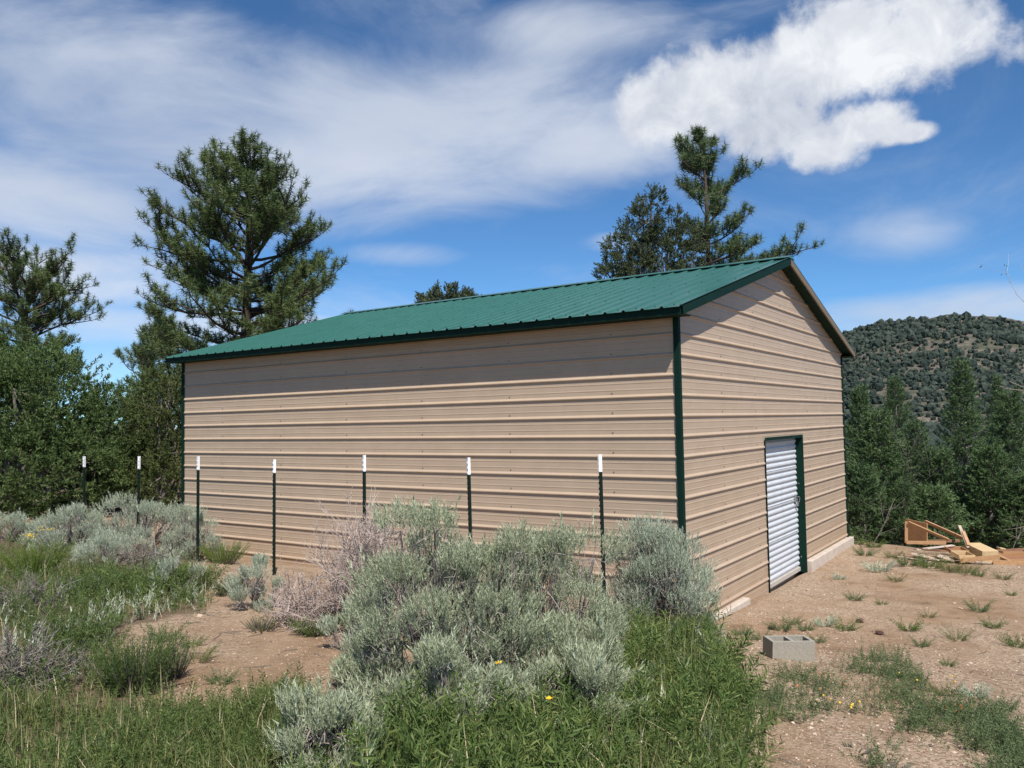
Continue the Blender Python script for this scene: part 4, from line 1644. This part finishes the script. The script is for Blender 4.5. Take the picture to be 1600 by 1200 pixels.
# cream box
bx = empty('cabinet_box', tuple(hp(1535, 868, .1)))
inv_b = -np.array(bx.location)
bA = hp(1516, 866, 0.35); bB = hp(1546, 872, -.2)
dirL = unit((bB-bA)*np.array([1, 1, 0])); dirW = np.array([-dirL[1], dirL[0], 0])
c0 = (hp(1533, 869, .1)); c0[2] = gz1(c0[0], c0[1])+.10
Lb, Wb, Hb = .52, .27, .21
rotz = math.atan2(dirL[1], dirL[0])
for nm, sz_, off in (('box_top', (Lb, Wb, .016), (0, 0, Hb/2)), ('box_base', (Lb, Wb, .016), (0, 0, -Hb/2)),
                     ('box_side', (Lb, .016, Hb-.017), (0, Wb/2-.008, 0)), ('box_side', (Lb, .016, Hb-.017), (0, -Wb/2+.008, 0)),
                     ('box_end', (.016, Wb-.034, Hb-.017), (Lb/2-.009, 0, 0)), ('box_end', (.016, Wb-.034, Hb-.017), (-Lb/2+.009, 0, 0))):
    mb = MB()
    R_ = np.array(Matrix.Rotation(rotz, 3, 'Z') @ Matrix.Rotation(.12, 3, 'Y'))
    o_ = R_@np.array(off)
    boardbox(mb, c0+inv_b+o_, sz_, (0, .12, rotz))
    mb.build(nm, M['ply_pale'], bx, bevel=.002)
tag(bx, 'pale cream wooden box lying shut in the middle of the scrap heap', 'box')


def drawer(px, py, dd, w, d_, h, rz, label, mat):
    c = hp(px, py, dd)
    root = empty('drawer', tuple(c), rz)
    for nm, a in (('drawer_side', (-w/2, w/2, -d_/2, -d_/2+.014, 0, h)), ('drawer_side', (-w/2, w/2, d_/2-.014, d_/2, 0, h)),
                  ('drawer_end', (-w/2, -w/2+.014, -d_/2+.0145, d_/2-.0145, 0, h)), ('drawer_end', (w/2-.014, w/2, -d_/2+.0145, d_/2-.0145, 0, h)),
                  ('drawer_base', (-w/2+.0145, w/2-.0145, -d_/2+.0145, d_/2-.0145, .008, .014))):
        mb = MB(); mb.box(*a); mb.build(nm, mat if nm != 'drawer_base' else M['ply_dark'], root, bevel=.0015)
    root.rotation_euler = (.14, .04, rz)
    tag(root, label, 'drawer')


drawer(1504, 871, -.15, .27, .26, .075, YAW*-1*0+.62, 'small open drawer nearest in the heap, pale rimmed, before the cream box', M['ply_pale'])
drawer(1494, 862, .2, .30, .26, .06, .58, 'open orange drawer behind the small pale rimmed one', M['ply'])
drawer(1590, 876, .1, .62, .45, .09, .70, 'long shallow drawer frame at the right end of the scrap heap', M['ply'])
boards = [
    ((1424, 864, .1), (1468, 875, -.1), .20, .012, 'ply_grey', 'flat grey brown board lying lowest at the left of the heap'),
    ((1430, 859, .3), (1490, 852, .35), .10, .014, 'post_white', 'whitish strip of board lying across the heap'),
    ((1440, 858, .25), (1503, 862, .25), .24, .012, 'ply_dark', 'reddish brown panel lying under the orange drawer'),
    ((1466, 868, .0), (1492, 876, -.15), .24, .012, 'ply_grey', 'square pinkish board before the small drawer'),
    ((1499, 821, .5), (1513, 856, .2), .05, .018, 'ply_grey', 'narrow broken board standing up behind the cream box'),
    ((1505, 830, .4), (1514, 852, .2), .055, .02, 'ply', 'second, shorter upright board leaning beside the narrow one'),
    ((1500, 876, -.3), (1562, 870, -.3), .02, .075, 'ply', 'orange rail lying along the front of the cream box'),
    ((1524, 878, -.4), (1600, 882, -.4), .05, .016, 'ply_grey', 'grey weathered lath lying across the front of the heap'),
    ((1552, 889, -.45), (1625, 889, -.45), .018, .07, 'ply', 'long orange rail lying nearest at the right end of the heap'),
    ((1560, 868, .0), (1588, 881, -.35), .06, .02, 'ply', 'slanted orange rail right of the cream box'),
    ((1560, 856, .3), (1568, 857, .3), .12, .02, 'ply_pale', 'pale end of a board poking out behind the cream box'),
    ((1565, 862, .6), (1640, 858, .7), .4, .014, 'ply_dark', 'large brown sheet lying flat at the far right of the heap'),
    ((1402, 869, -.0), (1460, 884, -.2), .04, .012, 'ply_grey', 'thin stick lying on the dirt left of the heap'),
]
for (a, b, w, t__, mt, lab) in boards:
    A_, B_ = hp(*a), hp(*b)
    mat = M['ply_grey'] if mt == 'post_white' else M[mt]
    if mt == 'post_white': mat = M['concrete']
    for Q in (A_, B_):
        if w > .1 or 'lying' in lab:
            Q[2] = max(Q[2], gz1(Q[0], Q[1])+t__/2+.004)
    plank(A_, B_, w, t__, mat, 'broken_board', lab, 'board')

# ------------------------------------------------------------------ trees
def needle_tuft(n=40, l=.165, w=.013):
    th = rng.uniform(0, 2*PI, n)
    c = rng.uniform(-.45, 1, n)
    d = np.stack([np.cos(th)*np.sqrt(1-c*c), np.sin(th)*np.sqrt(1-c*c), c], -1)
    org = np.stack([0*c, 0*c, rng.uniform(-.10, .05, n)], -1)
    return leaves_template(org, d, rng.uniform(.75, 1.1, n)*l, np.full(n, w))


TUFT = [needle_tuft() for _ in range(4)]


def branch_pts(p0, d0, length, rise, n=7, wob=.03):
    """a limb that leaves along d0 and curves upward"""
    pts = [np.array(p0, float)]
    d = unit(d0)
    st = length/(n-1)
    for i in range(n-1):
        d = unit(d + np.array([0, 0, rise])/(n-1) + rng.normal(0, wob, 3))
        pts.append(pts[-1]+d*st)
    return np.array(pts)


def pine(label, H, prof, crown0, nb, seed, tuft=1.0, trunk_r=.16, fork=None, sec=(5, 9), mat='needle', sidebias=True, tdens=1.0, extra=()):
    """prof: list of (height fraction, left reach m, right reach m); reach is measured across the picture"""
    global rng
    kr = rng
    rng = np.random.default_rng(seed)
    root = empty('pine_tree')
    wood, nd = MB(), MB()
    tz = np.linspace(-.3, H*.985, 14)
    tp = np.stack([.06*np.sin(tz*.6+seed), .06*np.cos(tz*.5+seed), tz], -1)*np.array([H/10, H/10, 1])
    wood.tube(tp, trunk_r*(1-np.clip(tz/H, 0, 1))**.8+.018, 9)
    prof = np.array(prof)
    hs = crown0+(1-crown0)*(np.arange(nb)+.5)/nb
    AZ = rng.uniform(0, 2*PI, nb)
    hs = hs + rng.normal(0, .5/nb, nb)
    P_, D_, S_ = [], [], []

    def twig(p0, d0, ln):
        pts = branch_pts(p0, d0, ln, .8, 4, .09)
        wood.tube(pts, np.linspace(.011, .005, 4), 3)
        for t_ in ((1.0,) if ln < .22 else (.55, 1.0) if ln < .42 else (.4, .7, 1.0)):
            a_ = int(min(t_*3, 2)); q = pts[a_]+(pts[a_+1]-pts[a_])*(t_*3-a_)
            dd_ = unit(pts[min(a_+1, 3)]-pts[a_])
            P_.append(q+rng.normal(0, .02, 3)); D_.append(dd_*.8+UP*.5+rng.normal(0, .2, 3)); S_.append(rng.uniform(.75, 1.2))

    def dress(pts, t0, step, tl):
        L_ = np.linalg.norm(np.diff(pts, axis=0), axis=1).sum()
        n_ = len(pts)
        ns = max(3, int(L_*(1-t0)/step*tdens))
        sgn = 1
        for t_ in np.linspace(t0, .97, ns)+rng.normal(0, .02, ns):
            i_ = np.clip(t_, 0, .999)*(n_-1); a_ = int(min(i_, n_-2)); q = pts[a_]+(pts[a_+1]-pts[a_])*(i_-a_)
            dd_ = unit(pts[a_+1]-pts[a_])
            sd = unit(np.cross(dd_, UP))*sgn; sgn *= -1
            dn = dd_*.6+sd*rng.uniform(.2, 1.1)+UP*rng.uniform(-.1, 1.0)
            twig(q, dn, tl*rng.uniform(.45, 1.25))
        twig(pts[-1], pts[-1]-pts[-2], tl*.7)

    def limb(p0, az_, reach, e0, rise, r0_):
        cth = AL*math.cos(az_)+AW*math.sin(az_)
        d0 = cth*math.cos(e0)+UP*math.sin(e0)
        n_ = 8
        pts = branch_pts(p0, d0, reach*1.04, rise, n_, .09)
        wood.tube(pts, np.linspace(r0_, .008, n_), 5)
        dress(pts, .42, .17, .30)
        nsub = 1+int(reach/.75)
        for q_ in range(nsub):
            t_ = rng.uniform(.3, .8)
            a_ = int(t_*(n_-1)); q = pts[a_]
            dd_ = unit(pts[min(a_+1, n_-1)]-pts[a_-1])
            sd = unit(np.cross(dd_, UP))*(1 if q_ % 2 else -1)
            d2 = dd_*.8+sd*rng.uniform(.35, 1.0)+UP*rng.uniform(-.15, .35)
            p2 = branch_pts(q, d2, reach*rng.uniform(.28, .55)*(1.15-t_*.5), rise*.8, 5, .1)
            wood.tube(p2, np.linspace(r0_*.5, .006, 5), 4)
            dress(p2, .25, .16, .28)

    for h, az_ in zip(hs, AZ):
        lf_ = np.interp(h, prof[:, 0], prof[:, 1]); rg = np.interp(h, prof[:, 0], prof[:, 2])
        cx_ = math.cos(az_)
        reach = (rg if cx_ > 0 else lf_)*abs(cx_) + (lf_+rg)*.5*(1-abs(cx_))
        reach *= rng.uniform(.5, 1.02)
        e0 = -.02+.95*max(0, (h-.35))**1.2+rng.normal(0, .16)
        zi = np.interp(h*H, tz, np.arange(len(tz)))
        i0 = int(min(zi, len(tz)-2))
        p0 = tp[i0]+(tp[i0+1]-tp[i0])*(zi-i0)
        limb(p0, az_, reach, e0, rng.uniform(.25, .7), .016+.028*min(1, reach/2.5)*trunk_r/.16)
    for (h, az_, reach, e0, rise) in extra:
        zi = np.interp(h*H, tz, np.arange(len(tz)))
        i0 = int(min(zi, len(tz)-2))
        limb(tp[i0], az_, reach, e0, rise, .045)
    # leader
    for q in range(7):
        twig(tp[-1]-np.array([0, 0, .12*q]), UP+rng.normal(0, .45, 3), .35)
    P_, D_, S_ = np.array(P_), np.array(D_), np.array(S_)*tuft
    for i_ in range(4):
        scatter(nd, *TUFT[i_], P_[i_::4], D_[i_::4], S_[i_::4])
    wood.build('trunk', M['bark_pine'], root, smooth=True)
    nd.build('crown', M[mat], root)
    tag(root, label, 'pine tree')
    rng = kr
    return root, len(P_)


def hero_height(px, top, D):
    P = atd(px, D)
    return (CP+ray(px, top)*D)[2]-P[2]


def profile_px(px0, top, D, rows, cut=.42):
    """rows (y pixel, left px, right px) -> height fraction, metres"""
    P = atd(px0, D)
    H = hero_height(px0, top, D)-cut
    out = []
    for y, l, r in rows:
        z = (CP+ray(px0, y)*D)[2]-P[2]
        out.append((z/H, l*D/FPX, r*D/FPX))
    out.sort()
    return H, out


D1 = 23.0
H1, pr1 = profile_px(385, 205, D1, [(210, 16, 16), (235, 48, 48), (265, 72, 66), (290, 80, 92), (315, 100, 105), (340, 178, 135), (372, 185, 142), (400, 170, 190), (425, 165, 185),
                                    (450, 175, 130), (480, 160, 150), (510, 160, 190), (560, 150, 120), (700, 120, 100)], .95)
c0_ = [q for q in pr1][0]
t1, k1 = pine('tallest ponderosa pine with a broad crown behind the left end of the green roof', H1, pr1, .30, 106, 141, 1.2, .21, sec=(6, 10), tdens=1.15,
              extra=((.40, 0.08, 4.3, .05, .35), (.42, .15, 3.7, .1, .4), (.48, 3.05, 2.8, .0, .5)))
put_depth(t1, 385, D1)

D2 = 22.0
H2, pr2 = profile_px(1110, 200, D2, [(205, 10, 14), (235, 36, 44), (270, 68, 60), (300, 72, 88), (330, 40, 96), (360, 35, 85), (385, 40, 75), (410, 50, 110), (480, 60, 120), (700, 60, 60)], .25)
t2, k2 = pine('slender open pine rising above the roof ridge on the right', H2, pr2, .42, 56, 141, 1.2, .13, sec=(4, 7), mat='needle2', tdens=1.0,
              extra=((.70, -.05, 2.75, -.1, .45), (.71, .12, 2.2, -.05, .4)))
put_depth(t2, 1110, D2)

D3 = 30.0
H3, pr3 = profile_px(40, 370, D3, [(372, 80, 66), (390, 105, 88), (430, 125, 112), (470, 130, 108), (510, 130, 125), (550, 130, 134), (580, 80, 90), (700, 40, 40)], 1.5)
t3, k3 = pine('flat topped pine rising behind the green juniper at the left edge', H3, pr3, .40, 64, 121, 1.25, .20, sec=(5, 9), tdens=1.0)
put_depth(t3, 40, D3)

D4 = 24.0
H4, pr4 = profile_px(230, 500, D4, [(505, 8, 8), (540, 28, 25), (570, 45, 40), (590, 66, 30), (620, 50, 30), (700, 30, 30)])
t4, k4 = pine('thin young pine in the gap between the juniper and the building', H4, pr4, .35, 26, 104, .9, .06, sec=(3, 5), mat='needle2')
put_depth(t4, 230, D4)
D5 = 27.0
H5, pr5 = profile_px(262, 480, D5, [(490, 40, 40), (520, 60, 60), (560, 70, 60), (620, 60, 60), (700, 40, 40)])
t5, k5 = pine('shorter dark pine crowding the left foot of the tallest pine', H5, pr5, .35, 34, 105, 1.1, .12)
put_depth(t5, 262, D5)

# scale-leaved or short-needled sprays
def spray_template(n=15, l=.5, w=.16):
    t_ = rng.uniform(.0, 1, n)
    sd = rng.choice([-1, 1], n)
    org = np.stack([0*t_, 0*t_, t_*.8], -1)
    d = np.stack([sd*rng.uniform(.3, 1, n), rng.normal(0, .35, n), rng.uniform(.5, 1.1, n)], -1)
    return leaves_template(org, d, rng.uniform(.6, 1.1, n)*l*(1.1-.5*t_), np.full(n, w))


SPRAY = [spray_template(15, .55, .12) for _ in range(4)]
SPR_FINE = [spray_template(18, .42, .10) for _ in range(4)]


def lobed_tree(label, cat, lobes, per_m2, size, mat, seed, trunk=None, name='juniper_tree', bark='bark_grey', tmpl=None, core=.45, plume=.34):
    """a dense crown: lobes (x,y,z,rx,ry,rz) in metres from the foot; sprays over their shells, some inside"""
    global rng
    kr = rng
    rng = np.random.default_rng(seed)
    root = empty(name)
    mb, wd = MB(), MB()
    tmpl = tmpl or SPRAY
    foot = np.array([0, 0, -.1])
    for (x, y, z, rx, ry, rz) in lobes:
        c = np.array([x, y, z])
        R_ = np.array([rx, ry, rz])
        area = 4*PI*((rx*ry)**1.6/3+(rx*rz)**1.6/3+(ry*rz)**1.6/3)**(1/1.6)
        nk = 10
        n_ = int(area*per_m2/nk)
        d = rand_sphere(n_)
        bumps = rand_sphere(30)
        near_ = (d@bumps.T).max(1)
        lump = .70+.40*np.clip((near_-.78)/.2, 0, 1)
        rad = lump*np.where(rng.random(n_) < .78, rng.uniform(.82, 1.0, n_), rng.uniform(core, .85, n_))
        P0 = c+d*R_*rad[:, None]
        keep_ = np.ones(n_, bool)
        for l2_ in lobes:
            q = ((P0-np.array(l2_[:3]))/np.array(l2_[3:]))
            keep_ &= (q**2).sum(1) > .28
        P0, d = P0[keep_], d[keep_]
        n_ = len(P0)
        ax = unit(unit(d)*.8+UP*.55+rng.normal(0, .3, (n_, 3)))
        pl_ = plume*rng.uniform(.6, 1.35, n_)
        tt = rng.random((n_, nk))
        offs = rng.normal(size=(n_, nk, 3))*(pl_[:, None]*.26*(1.1-tt))[:, :, None]
        P = (P0[:, None]+ax[:, None]*(tt*pl_[:, None])[:, :, None]+offs).reshape(-1, 3)
        dirs = (ax[:, None]*.9+offs/pl_[:, None, None]*1.6+rng.normal(0, .22, (n_, nk, 3))).reshape(-1, 3)
        n_ = len(P)
        s = size*rng.uniform(.6, 1.25, n_)
        for i_ in range(len(tmpl)):
            scatter(mb, *tmpl[i_], P[i_::len(tmpl)], dirs[i_::len(tmpl)], s[i_::len(tmpl)])
        mid = (foot+c)*.5+rng.normal(0, .12, 3)
        T = np.linspace(0, 1, 6)[:, None]
        pts = (1-T)**2*foot+2*T*(1-T)*mid+T**2*(c+np.array([0, 0, rz*.4]))
        wd.tube(pts, np.linspace(.10, .02, 6)*(.5+rx*.5), 7)
        for q in range(10):
            b0 = pts[rng.integers(2, 6)]
            e_ = c+rand_sphere(1)[0]*R_*.85
            wd.tube([b0, (b0+e_)/2+rng.normal(0, .05, 3), e_], [.022, .014, .005], 4)
    wd.build('trunk', M[bark], root, smooth=True)
    mb.build('crown', M[mat], root)
    tag(root, label, cat)
    rng = kr
    return root


# left junipers
def lobes_px(px0, D, rows, flat=.8):
    """rows: (px, py, rx px, rz px, depth offset) -> lobes in metres, in the picture's own directions"""
    F0 = atd(px0, D)
    out = []
    s = D/FPX
    for px, py, rx, rz, dd_ in rows:
        Q = CP+ray(px, py)*(D+dd_)-F0
        out.append((Q[0], Q[1], Q[2], rx*s, rx*s*flat, rz*s))
    return out


DJ = 16.5
lj = lobes_px(40, DJ, [(20, 640, 95, 85, 0), (90, 640, 80, 70, .6), (-60, 660, 110, 100, .3), (10, 735, 110, 75, -.4), (100, 740, 90, 75, 0), (150, 690, 60, 70, .5),
                       (-90, 740, 110, 80, 0), (60, 585, 60, 36, .8), (-20, 600, 70, 50, .5)])
jt = lobed_tree('huge bright green juniper filling the left edge behind the first fence posts', 'juniper', lj, 200, .165, 'juniper', 201, plume=.38, core=.62)
put_depth(jt, 40, DJ)
lj = lobes_px(190, 18.5, [(190, 680, 55, 55, 0), (200, 760, 65, 60, 0), (165, 720, 50, 55, .3), (225, 640, 40, 40, .3), (150, 780, 60, 40, 0)])
jt2 = lobed_tree('green juniper between the huge one and the dark olive one', 'juniper', lj, 240, .16, 'juniper', 202)
put_depth(jt2, 190, 18.5)
lj = lobes_px(258, 17.0, [(250, 640, 42, 48, 0), (268, 610, 30, 30, .3), (260, 700, 48, 55, 0), (250, 765, 55, 50, -.2), (285, 660, 40, 60, .4), (290, 740, 40, 60, .3)])
jt3 = lobed_tree('dark olive juniper touching the left end of the tan wall', 'juniper', lj, 260, .145, 'juniper_dark', 203)
put_depth(jt3, 258, 17.0)

# rounded pinyon beside the right pine
lj = lobes_px(1015, 21.0, [(1017, 325, 24, 26, 0), (1005, 352, 33, 26, 0), (1045, 362, 34, 26, .1), (985, 388, 38, 30, 0), (1035, 400, 40, 32, 0), (970, 420, 32, 24, 0),
                           (1070, 385, 28, 30, .2), (1010, 440, 55, 26, 0), (960, 442, 24, 14, 0), (1020, 500, 40, 40, .0)])
pn = lobed_tree('rounded dark green pinyon left of the slender pine, above the roof', 'pinyon pine', lj, 230, .17, 'pinyon', 204, name='pinyon_tree', tmpl=SPR_FINE, core=.5, plume=.17)
put_depth(pn, 1015, 21.0)
lj = lobes_px(698, 21.5, [(698, 466, 34, 13, 0), (680, 476, 30, 14, 0), (720, 478, 34, 14, 0), (700, 510, 30, 30, 0)])
pn2 = lobed_tree('small round pinyon top just showing over the middle of the roof', 'pinyon pine', lj, 300, .18, 'pinyon', 205, name='pinyon_tree', tmpl=SPR_FINE, plume=.12)
put_depth(pn2, 698, 21.5)


# layered conifers on the right
def fir(label, H, R_, seed, mat='fir', nb=90, shape=1.0, name='fir_tree', cat='fir tree', sp=.20, dens=1.0):
    global rng
    kr = rng
    rng = np.random.default_rng(seed)
    root = empty(name)
    wd, mb = MB(), MB()
    tz = np.linspace(-.3, H, 8)
    tp = np.stack([.04*np.sin(tz+seed), .04*np.cos(tz*1.3), tz], -1)
    wd.tube(tp, .09*(1-np.clip(tz/H, 0, 1))+.012, 7)
    P_, D_, S_ = [], [], []
    for i_ in range(nb):
        h = (i_+.5)/nb
        h = h**.85
        az_ = i_*2.39996+rng.normal(0, .3)
        reach = R_*((1-h)**(.75*shape))*rng.uniform(.62, 1.12)+.10
        if h < .12: reach *= .8
        d0 = np.array([math.cos(az_), math.sin(az_), rng.uniform(-.12, .35)+.5*h])
        p0 = np.array([0, 0, h*H*.98])
        pts = branch_pts(p0, d0, reach, .25, 5, .06)
        wd.tube(pts, np.linspace(.02, .005, 5), 4)
        ns = int(reach*21*dens)+5
        t_ = rng.uniform(.22, 1.03, ns)
        i2 = np.clip(t_*4, 0, 3.999); a_ = i2.astype(int)
        q = pts[a_]+(pts[a_+1]-pts[a_])*(i2-a_)[:, None]
        wdt = (.10+.24*reach*(1.05-t_))
        sd = unit(np.cross(pts[-1]-pts[0], UP))
        off = rng.uniform(-1, 1, ns)
        q = q+sd*(off*wdt)[:, None]+UP*rng.normal(.0, .05, ns)[:, None]
        P_.append(q)
        D_.append(unit(pts[-1]-pts[0])*.8+sd*(off*1.1)[:, None]+UP*.25+rng.normal(0, .3, (ns, 3)))
        S_.append(sp*rng.uniform(.7, 1.3, ns))
    P_, D_, S_ = np.concatenate(P_), np.concatenate(D_), np.concatenate(S_)
    for i_ in range(4):
        scatter(mb, *SPR_FINE[i_], P_[i_::4], D_[i_::4], S_[i_::4])
    wd.build('trunk', M['bark_grey'], root, smooth=True)
    mb.build('crown', M[mat], root)
    tag(root, label, cat)
    rng = kr
    return root


FIRS = [
    (1505, 560, 22.0, 105, 'tallest pointed fir right of the building, its tip against the hill', 'fir', 301, 170, 1.5),
    (1372, 645, 18.5, 68, 'bushy bright green fir just right of the far wall corner', 'fir_light', 302, 130, .9),
    (1430, 660, 21.0, 75, 'dark fir between the bushy bright one and the tallest one', 'fir', 303, 110, 1.15),
    (1580, 610, 20.0, 90, 'broad fir cut by the right edge of the picture', 'fir', 304, 140, 1.25),
    (1465, 705, 18.0, 65, 'mid height green fir in front of the tallest one', 'fir', 305, 110, 1.1),
    (1545, 700, 17.2, 70, 'green fir behind the cream box of the scrap heap', 'fir_light', 306, 110, 1.0),
    (1455, 768, 15.8, 40, 'small light green fir seedling behind the tipped cabinet', 'fir_light', 307, 60, .7),
    (1340, 735, 17.5, 45, 'small dark fir tight against the far corner of the building', 'fir', 308, 80, .7),
    (1640, 640, 22.0, 85, 'fir standing just beyond the right edge of the picture', 'fir', 309, 90, .8),
    (1408, 752, 17.0, 50, 'low shady fir behind the left end of the scrap heap', 'fir', 310, 90, .7),
    (1600, 742, 16.2, 58, 'low bushy fir at the right edge above the scrap heap', 'fir_light', 311, 90, .7),
    (1730, 600, 24.0, 80, 'fir well beyond the right edge of the picture', 'fir', 315, 90, .8),
    (1800, 660, 19.0, 85, 'bushy fir out of the picture to the right of the scrap heap', 'fir', 316, 90, .8),
    (1400, 590, 40.0, 45, 'distant dark conifer on the lower slope left of the tallest fir', 'fir', 312, 80, .9),
    (1345, 610, 38.0, 40, 'distant dark conifer on the slope beside the building wall', 'fir', 313, 80, .9),
    (1560, 585, 40.0, 50, 'distant dark conifer on the slope right of the tallest fir', 'fir', 314, 80, .9),
]
_firs = {}
SRC = {309: 304, 310: 303, 311: 306, 312: 303, 313: 305, 314: 301, 315: 301, 316: 306}
for px, top, D, rpx, lab, mt, seed, nb_, shp in FIRS:
    P = atd(px, D)
    H_ = (CP+ray(px, top)*D)[2]-P[2]
    if seed in SRC:
        src, sH, sR = _firs[SRC[seed]]
        kx = rpx*D/FPX/sR
        copy_thing(src, (P[0], P[1], P[2]-.03), seed*1.3, (kx, kx, H_/sH), lab)
        continue
    r_ = fir(lab, H_, rpx*D/FPX, seed, mt, nb_, shp, sp=.20 if D < 25 else .4)
    put_depth(r_, px, D)
    _firs[seed] = (r_, H_, rpx*D/FPX)


# bare branches: dead shrub at the right edge and dead snags among the firs
def bare_tree(label, H_, spread, seed, n_=12, mat='dead_grey', leaves=0, lean=(0, 0), r0=.03, name='bare_tree'):
    r_ = np.random.default_rng(seed)
    root = empty(name)
    wd = MB(); lv = MB()
    tips = []

    def grow(p0, d, l, r, lev):
        pts = [p0]
        dd_ = d
        for _ in range(4):
            dd_ = unit(dd_+r_.normal(0, .14, 3)+np.array([0, 0, .04]))
            pts.append(pts[-1]+dd_*l/4)
        wd.tube(pts, np.linspace(r, r*.45, 5), 5 if lev < 2 else 3)
        if lev < 3:
            for _ in range(3 if lev else n_):
                k = r_.integers(1, 5)
                grow(pts[k], unit(dd_+r_.normal(0, .62, 3)), l*r_.uniform(.4, .65), r*.5, lev+1)
        tips.append(pts[-1])
    grow(np.array([0, 0, -.1]), unit(np.array([lean[0], lean[1], 1.0])), H_, r0, 0)
    wd.build('branches', M[mat], root)
    if leaves:
        T_ = np.array(tips)
        T_ = T_[r_.integers(0, len(T_), leaves)]+r_.normal(0, .06, (leaves, 3))
        scatter(lv, LEAF_L[0]*np.array([2.5, 2.5, 1]), LEAF_L[1], T_, r_.normal(size=(leaves, 3)), .05)
        lv.build('leaves', M['weed'], root)
    tag(root, label, 'bare tree')
    return root


P = atd(1640, 13.0)
bt_ = bare_tree('pale bare branched tree reaching in at the upper right edge', 3.0, 1.0, 401, 9, 'dead_twig', 160, (AL*-.12)[:2], .022)
put_depth(bt_, 1745, 14.0)
put_depth(bare_tree('thin dead grey snag standing between the firs', 2.9, .8, 402, 5, 'dead_grey', 0, (AL*-.25)[:2], .018), 1452, 19.0)
put_depth(bare_tree('low bare grey shrub beneath the bushy fir', 1.2, .8, 403, 5, 'bark_grey', 0, (AL*.5)[:2], .010), 1352, 16.4)
put_depth(bare_tree('low grey twiggy shrub behind the cream box', 0.8, .8, 404, 8, 'dead_grey', 60, (AL*.3)[:2], .010), 1565, 14.6)

tot = sum(len(o.data.loops)-2*len(o.data.polygons) for o in bpy.data.objects if o.type == 'MESH')
big_ = sorted(((len(o.data.loops)-2*len(o.data.polygons), o.name, o.parent.name if o.parent else '') for o in bpy.data.objects if o.type == 'MESH'), reverse=True)[:14]
print('BIG', big_)
print('TRIS', tot, 'tufts', k1, k2, k3)
